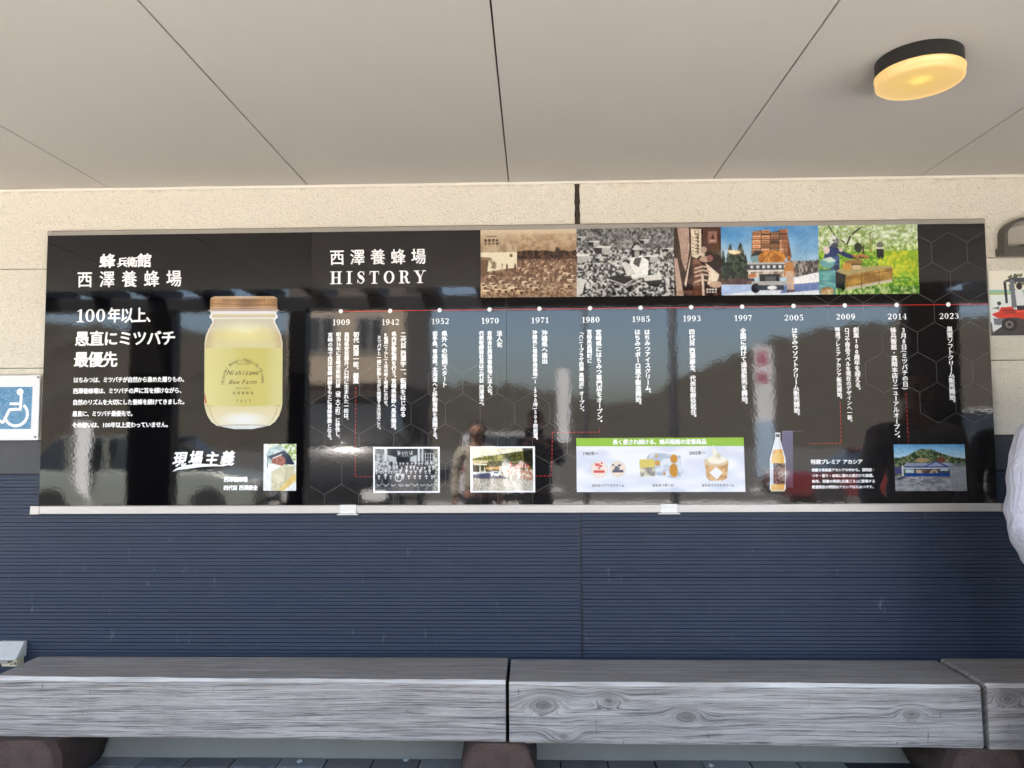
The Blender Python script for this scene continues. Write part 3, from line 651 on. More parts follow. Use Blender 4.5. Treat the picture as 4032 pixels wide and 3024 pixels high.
ypos = [(1344, 1269), (1538, 1268), (1734, 1265), (1930, 1263), (2126, 1261), (2326, 1259), (2524, 1256), (2724, 1254), (2926, 1252), (3125, 1251), (3329, 1247), (3532, 1246), (3736, 1244.5)]
for (x, z), yr, (yx, yy) in zip(dpos, yrs, ypos):
    o = bpy.data.objects.new('timeline_dot', dm); COL.objects.link(o); o.parent = board; o.location = (x, BY-.0011, z)
    X, Z = B(yx, yy); hh = .0262; didone(yr, X, Z-hh/2, hh, .077 if yr[0] == '1' else .083, 'year', board, gap=.11)
cols = [('初代 西澤一松、 創業', 1402, 1307, 1402, 1512), ('高知県安芸郡井ノ口村に生まれた一松は、', 1366, 1309, 1363, 1658), ('明治36年に宮崎市和知川原（現 大工町）に移住し、', 1333, 1309, 1330, 1730), ('宮崎の地で西洋蜜蜂60群をもとに養蜂専業となる。', 1301, 1310, 1297, 1736),
 ('二代目 西澤宇一、 転飼をはじめる', 1589, 1307, 1587, 1643), ('県内移動転飼を行う。宮崎県飯野へ馬車輸送。', 1552, 1306, 1550, 1697), ('※転飼(てんし)=花の咲く時期に合わせ、', 1521, 1309, 1519, 1603), ('ミツバチと一緒に移動しながら採蜜する方法のこと。', 1494, 1322, 1491, 1695),
 ('県外への転飼スタート', 1750, 1303, 1751, 1526), ('岩手県、青森県、北海道へと移動養蜂を展開する。', 1713, 1304, 1713, 1734),
 ('法人化', 1967, 1302, 1967, 1368), ('有限会社西澤養蜂場に法人化。', 1929, 1303, 1928, 1560), ('代表取締役社長は三代目 西澤通之。', 1896, 1303, 1896, 1602),
 ('沖縄県へ進出', 2144, 1300, 2145, 1433), ('沖縄県に養蜂専用基地(1,500坪)500群設置。', 2107, 1300, 2108, 1736),
 ('宮崎県にはちみつ専門店をオープン。', 2358, 1298, 2360, 1668), ('宮崎県高岡町に', 2321, 1298, 2321, 1431), ('「ハニープラザ西澤 高岡店」オープン。', 2288, 1299, 2291, 1624),
 ('はちみつアイスクリーム、', 2548, 1297, 2552, 1552), ('はちみつボーロ菓子製造開始。', 2510, 1297, 2514, 1598), ('四代目 西澤康全、 代表取締役就任。', 2724, 1296, 2731, 1648), ('全国に向けて通信販売を開始。', 2925, 1292, 2933, 1596),
 ('はちみつソフトクリーム販売開始。', 3128, 1291, 3138, 1641), ('創業100周年を迎える。', 3370, 1288, 3378, 1540), ('ロゴや商品ラベルを現在のデザインへ一新。', 3334, 1290, 3347, 1666), ('特選プレミア アカシア販売開始。', 3296, 1289, 3307, 1575),
 ('3月8日(ミツバチの日)', 3556, 1289, 3566, 1536), ('蜂兵衛館・高岡本店リニューアルオープン。', 3516, 1289, 3533, 1729), ('巣蜜ソフトクリーム販売開始。', 3739, 1286, 3750, 1590)]
for tx, x0, y0, x1, y1 in cols:
    (a, z0), (b, z1) = B(x0, y0), B(x1, y1); W_().col(tx, (a+b)/2, z0, z1, .028).build('text_column', M['white_print'], board)
# --- dashed red connectors
def dashes(pts, n0=.0105, gap=.0075, t=.0013):
    mb = MB(); P = [Vector(B(*p)) for p in pts]
    for p, q in zip(P, P[1:]):
        d = q-p; L_ = d.length; d.normalize(); n = Vector((-d.y, d.x))*t; s = 0
        while s < L_:
            a_, b_ = p+d*s, p+d*min(L_, s+n0); mb.add([(a_.x+n.x, BY-.0005, a_.y+n.y), (b_.x+n.x, BY-.0005, b_.y+n.y), (b_.x-n.x, BY-.0005, b_.y-n.y), (a_.x-n.x, BY-.0005, a_.y-n.y)], [(0, 1, 2, 3)]); s += n0+gap
    return mb.build('dashed_line', M['red_print'], board)
dashes([(1401, 1525), (1399, 1877), (1468, 1877)]); dashes([(2108, 1874), (2172, 1874), (2175, 1702), (2361, 1702), (2361, 1684)])
dashes([(3308, 1582), (3313, 1745), (3178, 1747)]); dashes([(3567, 1549), (3577, 1748)])

# --- printed photographs
def hive(c, x, y, s, top, side, dk):
    c.poly([(x-s, y), (x-s*.6, y-s*.35), (x+s*1.05, y-s*.35), (x+s*.8, y)], top); c.rect(x-s*.85, y, x+s*.1, y+s*1.15, side); c.rect(x+s*.1, y, x+s*.8, y+s*1.0, dk)
# 1 sepia apiary
c = Canvas(150, 106, (200, 178, 148), 11)
c.grade(ALL(c), (214, 196, 166), (150, 118, 88), 0, .35); c.speck((c.Y > .07)*(c.X > .22)*(c.Y < .45), 26, 20, (150, 120, 92), (205, 182, 150), .55, 3)
c.speck(((c.Y > .30+.04*c.nz(12, 2)) & (c.Y < .46) & (c.X > .38)).astype(float), 30, 26, (45, 28, 20), (96, 68, 50), 1)
c.speck((c.Y > .44).astype(float), 40, 30, (92, 64, 48), (156, 126, 100), 1, 3, 2.2)
c.speck((c.Y > .80).astype(float), 60, 40, (110, 84, 66), (196, 172, 142), .8)
c.poly([(0, .22), (.27, .17), (.42, .31), (.38, .335), (0, .335)], (176, 154, 124)); c.speck(c.last, 40, 10, (148, 124, 96), (196, 174, 144), .8)
c.poly([(0, .335), (.38, .335), (.38, .56), (.06, .62), (0, .62)], (232, 220, 192)); c.rect(.305, .36, .335, .405, (120, 100, 76)); c.poly([(0, .40), (.10, .41), (.13, .45), (0, .46)], (140, 112, 84)); c.poly([(0, .45), (.085, .45), (.065, .65), (0, .66)], (110, 84, 62))
for k in range(24): c.ell(.13+c.r.randn()*.015, .52+c.r.randn()*.035, .012, .014, (130, 110, 84), .7)
for x in (.225, .275, .36): c.ell(x, .515, .006, .01, (60, 42, 30)); c.rect(x-.009, .525, x+.009, .60, (200, 182, 150) if x == .225 else (80, 60, 44))
c.line([(.82, .45), (.82, .33), (.785, .27)], .008, (50, 32, 22)); c.ell(.82, .37, .025, .07, (52, 34, 24)); c.ell(.80, .31, .02, .04, (52, 34, 24))
for k in range(60):
    y = .47+.45*(k/60)**1.15; hive(c, .40+c.r.rand()*.60 if y < .60 else c.r.rand(), y, .012+(y-.45)*.060, (240, 224, 192), (200, 172, 138), (84, 58, 42))
hive(c, .06, .91, .04, (240, 226, 196), (190, 160, 130), (130, 96, 70))
a_ = c.r; 
for i, x in enumerate(np.arange(.04, .20, .04)): c.rect(x, .135, x+.026, .175, (40, 30, 24)); c.speck(c.last, 60, 60, (40, 30, 24), (180, 160, 130), .6); c.rect(x, .195, x+.022, .215, (50, 38, 30), .8)
c.rect(.06, .09, .17, .105, (70, 54, 42), .7)
sheet(c, quad((1892, 906), (2270, 901), (2271, 1169), (1893, 1172)), 'printed_photo', board, label='sepia photograph of a white farmhouse and a yard of beehives', grain=.12)
# 2 black and white beekeeper
c = Canvas(150, 106, (90, 90, 88), 12)
c.speck(ALL(c), 44, 32, (40, 40, 40), (214, 214, 210), 1, 3, 3.0); c.speck((c.Y < .30).astype(float), 54, 30, (60, 60, 60), (150, 150, 146), .7)
c.speck((c.Y > .62).astype(float), 50, 36, (18, 18, 18), (232, 232, 228), .75, 2, 3.5)
def bwhive(x, y, s):
    c.poly([(x-s, y-s*.2), (x-s*.4, y-s*.45), (x+s, y-s*.4), (x+s*.7, y-s*.1)], (226, 226, 222)); c.poly([(x-s, y-s*.2), (x-s*.1, y-s*.1), (x-s*.1, y+s*.75), (x-s*.8, y+s*.6)], (36, 36, 36)); c.poly([(x-s*.1, y-s*.1), (x+s*.8, y-s*.1), (x+s*.75, y+s*.6), (x-s*.1, y+s*.75)], (176, 176, 172))
for q in ((.18, .21, .07), (.27, .30, .10), (.05, .14, .05), (.70, .19, .055), (.02, .42, .12), (.76, .44, .09), (.95, .32, .05)): bwhive(*q)
c.poly([(0, .72), (.09, .75), (.06, .95), (0, 1)], (214, 214, 210)); c.ell(.615, .34, .055, .13, (34, 34, 34))
c.poly([(.56, .44), (.66, .40), (.74, .48), (.73, .72), (.60, .74), (.52, .66)], (238, 238, 234)); c.poly([(.60, .44), (.67, .43), (.64, .58), (.58, .52)], (84, 84, 84)); c.poly([(.46, .50), (.54, .52), (.61, .70), (.52, .70)], (206, 206, 202)); c.line([(.72, .50), (.71, .66), (.58, .71)], .035, (240, 240, 236))
c.ell(.62, .375, .026, .06, (164, 160, 156)); c.ell(.625, .305, .055, .028, (196, 194, 190)); c.ell(.62, .28, .032, .035, (206, 204, 200)); c.rect(.585, .325, .66, .34, (50, 50, 50), .7)
c.poly([(.30, .72), (.46, .68), (.58, .75), (.50, .83), (.36, .80)], (24, 24, 24)); c.line([(.31, .74), (.49, .83), (.57, .77)], .01, (210, 210, 206)); c.poly([(.68, .70), (.86, .68), (.88, .75), (.78, .82), (.70, .78)], (214, 214, 208)); c.poly([(.70, .78), (.88, .76), (.84, .87), (.74, .85)], (26, 26, 26)); c.line([(.955, .45), (.93, .80)], .006, (214, 214, 210))
sheet(c, quad((2270, 901), (2653, 897), (2655, 1165), (2271, 1169)), 'printed_photo', board, label='black and white photograph of a beekeeper in a hat among flowers', grain=.28)
# 3 brown doorway
c = Canvas(74, 106, (70, 44, 34), 13)
c.speck(ALL(c), 8, 14, (46, 28, 22), (84, 58, 46), 1); c.poly([(.0, 0), (.06, 0), (.20, 1), (.05, 1)], (64, 46, 38))
c.poly([(.07, 0), (.32, 0), (.33, .3), (.25, .65), (.17, .5)], (196, 168, 152)); 
for k in range(7): c.line([(.09+.035*k, 0), (.17+.02*k, .55)], .008, (120, 92, 80))
c.poly([(0, .45), (.07, .45), (.20, 1), (.05, 1)], (190, 164, 146)); c.poly([(.36, .38), (.34, .50), (.25, .88), (.22, .82)], (222, 204, 184)); c.poly([(.36, .02), (.58, .03), (.58, .40), (.48, .46), (.37, .42)], (226, 212, 184))
c.rect(.44, .045, .54, .05, (60, 40, 32)); c.rect(.44, .045, .455, .09, (60, 40, 32)); c.rect(.525, .045, .54, .09, (60, 40, 32)); c.rect(.44, .085, .54, .092, (60, 40, 32))
for i, y in enumerate((.11, .15, .20, .26, .31, .36)): c.line([(.46, y), (.53, y+.004), (.50, y+.032)], .022, (70, 48, 38)); c.rect(.39, y+.03, .42, y+.045, (110, 84, 70))
c.rect(.62, .02, .98, .35, (78, 50, 40)); c.rect(.72, .06, .92, .24, (150, 108, 96)); c.poly([(.79, .18), (.82, .09), (.86, .18)], (70, 42, 36)); c.rect(.77, .19, .88, .21, (190, 160, 140))
c.rect(.40, .46, .60, 1, (96, 60, 46)); c.speck(c.last, 9, 30, (74, 44, 34), (150, 110, 92), .7)
c.ell(.80, .52, .20, .16, (40, 24, 20)); c.ell(.60, .40, .06, .03, (210, 190, 168)); c.ell(.63, .33, .07, .045, (176, 150, 132)); c.ell(.66, .47, .12, .045, (186, 156, 138)); c.ell(.76, .46, .07, .05, (140, 92, 88)); c.poly([(.66, .52), (.80, .60), (.96, .70), (.88, .86), (.70, .84), (.74, .70)], (232, 218, 196))
for y in (.585, .64, .70, .78): c.line([(.45, y+.02), (.60, y-.01), (.76, y+.01)], .035, (206, 178, 156))
c.line([(.60, .72), (.62, 1)], .05, (220, 204, 182)); c.ell(.88, .84, .14, .05, (198, 168, 146)); c.rect(.08, .93, .40, .975, (150, 120, 108), .5); 
for x in np.arange(.68, .92, .06): c.rect(x, .90, x+.045, .925, (240, 240, 236)); c.rect(x, .94, x+.04, .96, (230, 230, 226))
sheet(c, quad((2653, 897), (2838, 893), (2841, 1163), (2655, 1165)), 'printed_photo', board, label='brown toned photograph of people at work in a doorway beside a hanging sign', grain=.28)
# 4 truck with hives in the snow
c = Canvas(152, 106, (90, 150, 200), 14)
c.grade(ALL(c), (62, 132, 196), (176, 208, 226), 0, .62); c.speck((c.Y < .6).astype(float), 5, 4, (120, 170, 210), (220, 234, 240), .25)
c.speck(((c.Y > .52-.04*np.abs(c.nz(60, 2)-.5)*4) & (c.Y < .74) & (c.X > .70)).astype(float), 60, 16, (60, 54, 52), (176, 168, 160), 1)
for cx, ty, w in ((.095, .25, .07), (.20, .23, .08), (.02, .33, .05), (.15, .34, .08), (.25, .40, .05)):
    yy = np.clip((c.Y-ty)/.5, 0, 1); m_ = (np.abs(c.X-cx) < w*yy**.7*(.7+.6*c.nz(60, 40))) & (c.Y > ty) & (c.Y < .86); c.speck(m_.astype(float), 40, 30, (18, 24, 24), (70, 84, 66), 1)
c.ell(.14, .375, .06, .03, (255, 226, 176), .9); c.ell(.09, .36, .03, .02, (255, 240, 214), .8); c.speck(((c.Y > .76) & (c.X < .34)).astype(float), 20, 16, (66, 40, 44), (110, 84, 80), 1)
c.grade((c.Y > .845).astype(float), (190, 206, 236), (244, 248, 252), .84, 1); c.poly([(0, .86), (.35, .84), (.35, .93), (0, 1)], (176, 200, 236)); c.poly([(.72, .76), (.95, .69), (1, .68), (1, .80), (.72, .80)], (240, 242, 246)); c.poly([(.66, .84), (1, .82), (1, .93), (.60, .98)], (112, 132, 184)); c.poly([(.72, .80), (1, .78), (1, .82), (.72, .85)], (250, 250, 250))
c.poly([(.325, .075), (.49, .05), (.50, .09), (.60, .075), (.60, .05), (.675, .045), (.725, .46), (.31, .46)], (176, 110, 70))
c.poly([(.325, .075), (.49, .05), (.50, .09), (.60, .075), (.60, .05), (.675, .045), (.725, .46), (.31, .46)], (74, 42, 28))
for j in range(6):
    for i in range(4):
        x, y = .327+.093*i-.002*j, .075+.064*j+(.0, -.02, .02, -.025)[i]*(j == 0)
        b_ = (1.0, .86, .62, .92)[i]*(.9+.2*c.r.rand())*(1 if (i+j) % 4 else .7)
        c.rect(x, y, x+.086, y+.056, tuple(v*b_ for v in (222, 158, 112))); c.rect(x, y, x+.086, y+.012, tuple(min(255, v*b_*1.15) for v in (236, 190, 150))); c.rect(x+.02, y+.022, x+.062, y+.036, tuple(v*b_ for v in (190, 120, 78)))
c.poly([(.60, .05), (.675, .045), (.72, .46), (.66, .46)], (124, 72, 48), .55)
c.ell(.355, .46, .055, .085, (120, 156, 160)); c.poly([(.30, .44), (.35, .36), (.44, .37), (.40, .42)], (50, 50, 48)); c.ell(.52, .47, .14, .115, (196, 126, 46)); c.speck(c.last, 16, 14, (150, 86, 30), (226, 158, 74), .6); c.line([(.40, .52), (.52, .37), (.66, .53)], .005, (90, 54, 30)); c.line([(.46, .54), (.50, .38)], .004, (90, 54, 30)); c.line([(.57, .54), (.54, .38)], .004, (90, 54, 30))
c.rect(.265, .53, .685, .64, (66, 66, 68)); c.rect(.265, .53, .685, .555, (190, 188, 184)); 
for x in (.30, .36, .42, .47, .53, .59, .64): c.rect(x, .57, x+.03, .615, (216, 222, 226))
c.rect(.265, .635, .69, .66, (228, 226, 220)); c.rect(.275, .66, .68, .75, (200, 190, 176)); c.speck(c.last, 30, 10, (120, 96, 76), (222, 214, 200), .8); c.rect(.28, .70, .36, .74, (196, 110, 60)); c.rect(.39, .70, .60, .84, (34, 34, 36)); c.rect(.45, .73, .56, .80, (84, 88, 92)); c.rect(.31, .80, .66, .86, (176, 176, 174)); c.ell(.35, .90, .045, .07, (34, 36, 42)); c.rect(.36, .86, .64, .93, (60, 66, 78)); c.ell(.52, .895, .05, .03, (238, 240, 242))
c.ell(.695, .485, .021, .035, (150, 96, 60)); c.rect(.675, .44, .715, .465, (168, 110, 62)); c.poly([(.655, .53), (.735, .53), (.755, .72), (.735, .72), (.73, .66), (.665, .66), (.655, .74), (.638, .74)], (188, 128, 72)); c.poly([(.662, .66), (.738, .66), (.745, .93), (.705, .93), (.70, .76), (.695, .93), (.675, .93)], (206, 176, 150)); c.rect(.672, .93, .70, .96, (90, 60, 40)); c.rect(.708, .93, .748, .955, (90, 60, 40))
sheet(c, quad((2838, 893), (3221, 887), (3226, 1160), (2841, 1163)), 'printed_photo', board, label='colour photograph of a man by a truck stacked with hives in snow', grain=.28)
# 5 orchard
c = Canvas(154, 106, (150, 190, 80), 15)
c.speck(ALL(c), 34, 26, (110, 150, 60), (206, 224, 150), 1, 3, 3); c.speck((c.Y < .30).astype(float), 26, 18, (150, 170, 110), (240, 244, 232), .8, 3, 3.2); c.speck((c.Y > .38).astype(float), 50, 34, (84, 140, 34), (176, 208, 70), 1, 3, 3)
c.speck(((c.Y > .38) & (c.Y < .75) & (c.X > .6)).astype(float), 24, 16, (140, 180, 40), (226, 220, 50), .8); c.speck((c.Y > .88).astype(float), 50, 20, (60, 110, 40), (214, 226, 170), .8)
c.line([(.10, 0), (.17, .16), (.26, .25)], .012, (50, 50, 32)); c.line([(.42, .05), (.33, .15), (.30, .24), (.27, .36)], .018, (64, 62, 44)); c.speck((c.Y < .36).astype(float)*(c.nz(30, 20) > .55), 40, 30, (120, 150, 70), (226, 236, 190), .9); c.line([(.52, .12), (.53, .40)], .018, (150, 150, 90)); c.ell(.40, .33, .04, .07, (34, 44, 30), .9); c.line([(.38, .28), (.40, .40)], .012, (40, 44, 30)); c.line([(.45, .31), (.45, .42)], .014, (60, 44, 30))
for i in range(9): c.rect(.32+.03*(i % 5)+.05*(i//5), .425+.012*(i % 3), .365+.03*(i % 5)+.05*(i//5), .455+.012*(i % 3), (176, 122, 70)); c.rect(.33+.03*(i % 5)+.05*(i//5), .455+.012*(i % 3), .36+.03*(i % 5)+.05*(i//5), .49, (84, 56, 36))
c.rect(.585, .35, .655, .47, (28, 32, 34)); c.ell(.62, .30, .032, .05, (112, 116, 96)); c.rect(.59, .33, .655, .355, (236, 236, 216)); c.rect(.605, .46, .62, .50, (24, 26, 28)); c.rect(.63, .46, .645, .50, (24, 26, 28))
c.ell(.155, .24, .055, .085, (206, 210, 196)); c.speck(c.last, 30, 30, (110, 116, 108), (236, 238, 226), .9); c.ell(.165, .30, .035, .045, (70, 76, 84)); c.poly([(.07, .34), (.13, .30), (.18, .35), (.20, .50), (.05, .50)], (44, 58, 104)); c.ell(.08, .36, .032, .06, (224, 206, 200)); c.line([(.18, .36), (.24, .41), (.32, .46)], .045, (38, 50, 96)); c.ell(.225, .36, .02, .03, (210, 190, 180)); c.poly([(.12, .45), (.21, .45), (.20, .92), (.12, .90)], (40, 66, 116)); c.speck(c.last, 20, 22, (24, 36, 60), (84, 112, 160), .7)
c.ell(.085, .55, .075, .075, (110, 170, 170)); c.poly([(.03, .49), (.12, .46), (.18, .52), (.10, .54)], (206, 226, 214)); c.rect(0, .64, .165, 1, (92, 164, 164)); c.speck(c.last, 12, 16, (70, 136, 140), (134, 190, 184), .7); c.rect(0, .64, .165, .655, (50, 100, 110)); c.rect(0, .80, .165, .81, (60, 110, 116)); c.ell(.08, .955, .07, .06, (190, 150, 90)); c.speck(c.last, 20, 20, (150, 100, 50), (230, 214, 180), .8)
c.poly([(.17, .66), (.28, .60), (.74, .60), (.72, .64), (.27, .74)], (168, 156, 104)); c.poly([(.17, .68), (.27, .72), (.25, .95), (.17, .88)], (22, 26, 22)); c.poly([(.27, .73), (.74, .62), (.735, .83), (.26, .95)], (182, 138, 54)); c.speck(c.last, 12, 8, (120, 84, 34), (206, 164, 76), .7); c.poly([(.27, .90), (.735, .79), (.735, .83), (.26, .95)], (206, 202, 180), .9); c.line([(.43, .70), (.425, .90)], .006, (90, 64, 30)); c.line([(.60, .66), (.60, .86)], .006, (90, 64, 30)); c.line([(.27, .77), (.74, .66)], .005, (84, 58, 28))
c.poly([(.25, .52), (.42, .50), (.45, .55), (.29, .57)], (150, 110, 66)); c.poly([(.24, .55), (.33, .56), (.32, .66), (.24, .65)], (204, 148, 66)); c.rect(.33, .56, .43, .585, (70, 44, 28)); c.rect(.34, .58, .42, .64, (206, 180, 140))
sheet(c, quad((3221, 887), (3611, 882), (3620, 1156), (3226, 1160)), 'printed_photo', board, label='colour photograph of beekeepers and wooden hives in a blossoming orchard', grain=.28)
# group photograph
c = Canvas(112, 76, (60, 64, 66), 16)
c.speck(ALL(c), 22, 16, (40, 44, 46), (110, 114, 116), 1); c.rect(0, 0, .20, .42, (150, 156, 158)); c.speck(c.last, 20, 10, (90, 96, 98), (200, 206, 208), .8); c.rect(.15, 0, .19, .40, (206, 212, 212)); c.rect(.20, 0, .68, .16, (52, 56, 58)); c.poly([(.20, .15), (.34, .2), (.34, .30), (.22, .30)], (190, 196, 198)); c.poly([(.66, .15), (.56, .2), (.56, .30), (.66, .30)], (190, 196, 198)); c.rect(.34, .20, .56, .36, (34, 38, 40))
c.rect(.68, .0, .715, .34, (206, 212, 212)); c.rect(.735, 0, .77, .34, (196, 202, 204)); c.rect(.79, .08, .93, .40, (44, 48, 52))
for k in range(4): c.line([(.80+.04*k, .10), (.80+.04*k, .38)], .008, (200, 206, 208)); c.line([(.79, .12+.08*k), (.93, .12+.08*k)], .008, (200, 206, 208))
for k in range(26): x = .36+.23*c.r.rand(); c.line([(x, .04+.09*c.r.rand()), (x+.012*c.r.randn(), .13+.04*c.r.rand())], .006, (222, 226, 228), .9)
c.rect(.93, 0, 1, 1, (150, 152, 140)); c.speck(c.last, 30, 40, (90, 92, 84), (220, 222, 210), .8)
for j, (y, n, s) in enumerate(((.34, 15, .026), (.44, 15, .028), (.53, 12, .031), (.64, 10, .034))):
    for i in range(n):
        x = .03+.92*(i+.5*(j % 2))/n+.01*c.r.randn(); t0 = 34+c.r.randint(40) if j > 1 or x > .4 else 110+c.r.randint(70); c.ell(x, y+s*3.4, s*1.25, s*2.8, (t0, t0+2, t0+6)); c.ell(x, y, s*.62, s*1.15, (196, 196, 194)); c.ell(x, y-s*.85, s*.66, s*.5, (40, 42, 44) if c.r.rand() > .4 else (224, 226, 228)); c.rect(x-s*.3, y+s*1.3, x+s*.3, y+s*2.2, (226, 228, 230), .9)
for i in range(8): x = .06+.115*i; c.line([(x-.03, .84), (x, .88), (x+.04, .84)], .012, (190, 190, 190)); c.ell(x, .97, .04, .07, (60, 62, 66))
m_ = np.abs(np.hypot((c.X-.375)/.055, (c.Y-.68)/.088)-1) < .1; c.put(m_.astype(float), (236, 240, 240))
MB().add([(p[0], BY-.0004, p[1]) for p in quad((1469.5, 1760), (1731.5, 1759.5), (1731.8, 1940), (1469.8, 1940.5))], [(0, 1, 2, 3)]).build('photo_border', M['white_print'], board)
sheet(c, quad((1476, 1767), (1725, 1766.5), (1725.3, 1933.5), (1476.3, 1934)), 'printed_photo', board, label='black and white group portrait with a white border', y=BY-.0009)
# street photograph
c = Canvas(108, 76, (120, 110, 80), 17)
c.rect(0, 0, 1, .3, (246, 240, 214)); m_ = (c.Y > .22-.20*c.X-.0+.03*c.nz(40, 3)) & (c.Y < .56); c.speck(m_.astype(float), 40, 22, (52, 56, 30), (110, 108, 50), 1); c.speck((((c.Y > .16) & (c.Y < .30) & (c.X < .55)) & m_).astype(float), 46, 12, (90, 96, 50), (196, 190, 90), .8)
c.speck((c.Y > .54).astype(float), 40, 14, (150, 140, 122), (216, 208, 190), 1); c.rect(0, .56, .30, .72, (226, 232, 236)); c.poly([(0, .62), (.25, .58), (.50, .66), (.62, .72), (.15, .72), (0, .70)], (70, 76, 104)); c.poly([(0, .28), (.26, .28), (.26, .34), (0, .38)], (222, 206, 160)); c.rect(.02, .36, .24, .40, (240, 232, 210)); c.rect(.0, .42, .14, .56, (60, 54, 40)); c.rect(.11, .42, .135, .58, (230, 226, 210)); c.rect(.19, .44, .21, .58, (230, 226, 210)); c.rect(.22, .44, .58, .50, (214, 160, 84)); c.rect(.22, .50, .56, .56, (90, 76, 50)); c.rect(.44, .42, .57, .56, (226, 222, 204))
c.poly([(.30, .60), (.33, .54), (.42, .54), (.48, .60), (.48, .66), (.30, .66)], (240, 242, 242)); c.rect(.345, .555, .42, .59, (84, 92, 98)); c.ell(.345, .66, .02, .028, (30, 30, 32)); c.ell(.455, .66, .02, .028, (30, 30, 32))
for k in range(44): x = .57+.37*c.r.rand(); y = .30+.17*c.r.rand()*(1.2-x)*2+.02; c.line([(x, y+.12), (x+.02, y)], .012, (214, 62, 44) if k % 4 else (240, 236, 226))
c.speck(((c.X > .55) & (c.Y > .50) & (c.Y < .78) & (c.Y < .50+.42*(c.X-.35))).astype(float), 46, 26, (170, 110, 80), (246, 240, 230), .85); c.line([(.42, .16), (.62, .32), (.98, .34)], .006, (214, 210, 196)); c.poly([(.83, 0), (1, 0), (1, .46), (.86, .34)], (26, 26, 24), .75)
c.speck((c.Y > .76).astype(float), 60, 30, (166, 160, 150), (216, 212, 202), .7)
MB().add([(p[0], BY-.0004, p[1]) for p in quad((1851.5, 1758), (2106, 1757.5), (2107.5, 1938.5), (1852.5, 1939))], [(0, 1, 2, 3)]).build('photo_border', M['white_print'], board)
sheet(c, quad((1861, 1765), (2098, 1764.5), (2099, 1932), (1862, 1932.5)), 'printed_photo', board, label='colour photograph of a roadside shop with red banners and a white border', grain=.28, y=BY-.0009)
# portrait
c = Canvas(56, 80, (200, 210, 170), 18)
c.speck(ALL(c), 16, 20, (150, 178, 100), (250, 252, 240), 1); c.rect(0, 0, .16, 1, (236, 240, 240)); c.ell(.42, .25, .33, .22, (190, 208, 206)); c.speck(c.last, 16, 18, (150, 176, 178), (220, 230, 226), .7); c.poly([(.13, .27), (.62, .14), (.80, .24), (.96, .44), (.60, .44), (.24, .34)], (54, 58, 78)); c.ell(.46, .37, .21, .12, (164, 90, 74)); c.speck(c.last, 14, 20, (120, 60, 54), (190, 120, 100), .6); c.line([(.27, .31), (.55, .23)], .03, (226, 232, 236)); c.poly([(.12, .45), (.3, .42), (.55, .47), (.98, .44), (1, 1), (.06, 1)], (236, 236, 232)); c.poly([(.24, .6), (.6, .46), (.95, .48), (.9, .75), (.6, 1), (.24, 1)], (206, 200, 166)); c.poly([(.98, .62), (.86, .68), (.45, 1), (.62, 1), (1, .78)], (226, 198, 126)); c.line([(.13, .28), (.12, .5)], .02, (60, 66, 84))
sheet(c, quad((1039, 1748), (1167, 1748), (1166, 1932), (1037, 1932)), 'printed_photo', board, label='small colour portrait of a beekeeper in a veil', grain=.28, y=BY-.0009)
# shop front photograph
c = Canvas(120, 80, (120, 170, 210), 19)
c.grade(ALL(c), (100, 160, 206), (190, 220, 232), 0, .3); m_ = c.Y > .22+.06*np.sin(c.X*7+1)-.10*np.exp(-((c.X-.38)/.2)**2)+.03*c.nz(24, 2); c.speck(m_.astype(float), 36, 26, (50, 64, 44), (130, 140, 100), 1); c.ell(.40, .34, .10, .05, (176, 150, 110)); c.ell(.66, .33, .06, .06, (120, 70, 60)); c.poly([(.555, .24), (.575, .10), (.595, .24)], (30, 44, 34)); c.poly([(.645, .24), (.66, .16), (.68, .26)], (30, 44, 34))
c.poly([(.13, .47), (.16, .40), (.48, .40), (.56, .385), (.80, .40), (.90, .47)], (150, 160, 186)); c.poly([(.42, .48), (.585, .35), (.76, .48)], (40, 56, 110)); c.poly([(.45, .475), (.585, .375), (.72, .475)], (146, 158, 190)); c.rect(.14, .475, .78, .52, (44, 72, 140)); c.rect(.12, .50, .80, .525, (210, 216, 224)); c.rect(.14, .53, .77, .63, (70, 76, 84)); c.rect(.15, .54, .27, .61, (190, 214, 214)); c.rect(.30, .545, .60, .62, (170, 150, 120)); c.speck(c.last, 30, 12, (60, 50, 44), (206, 186, 150), .8); c.rect(.64, .53, .76, .57, (196, 206, 220)); c.rect(.14, .62, .77, .69, (34, 70, 140)); c.rect(.10, .45, .125, .68, (210, 214, 214)); c.rect(0, .48, .10, .64, (74, 76, 120))
c.speck((c.Y > .69).astype(float), 12, 24, (116, 118, 124), (160, 162, 166), 1); c.poly([(.02, .74), (.12, .69), (.16, .70), (.06, .76)], (40, 46, 64)); c.line([(.18, .75), (.24, .70)], .008, (236, 238, 240)); c.line([(.37, .76), (.39, .70)], .008, (236, 238, 240)); c.line([(.24, .72), (.33, .73)], .008, (236, 238, 240)); c.grade((c.X > .775).astype(float)*(c.Y > .46), (150, 160, 170), (140, 142, 146)); c.rect(.80, .40, 1, .48, (110, 116, 120), .7)
sheet(c, quad((3518, 1750), (3797, 1749.5), (3808, 1933), (3526, 1933.5)), 'printed_photo', board, label='colour photograph of a low shop with a blue gable and car park', grain=.28)
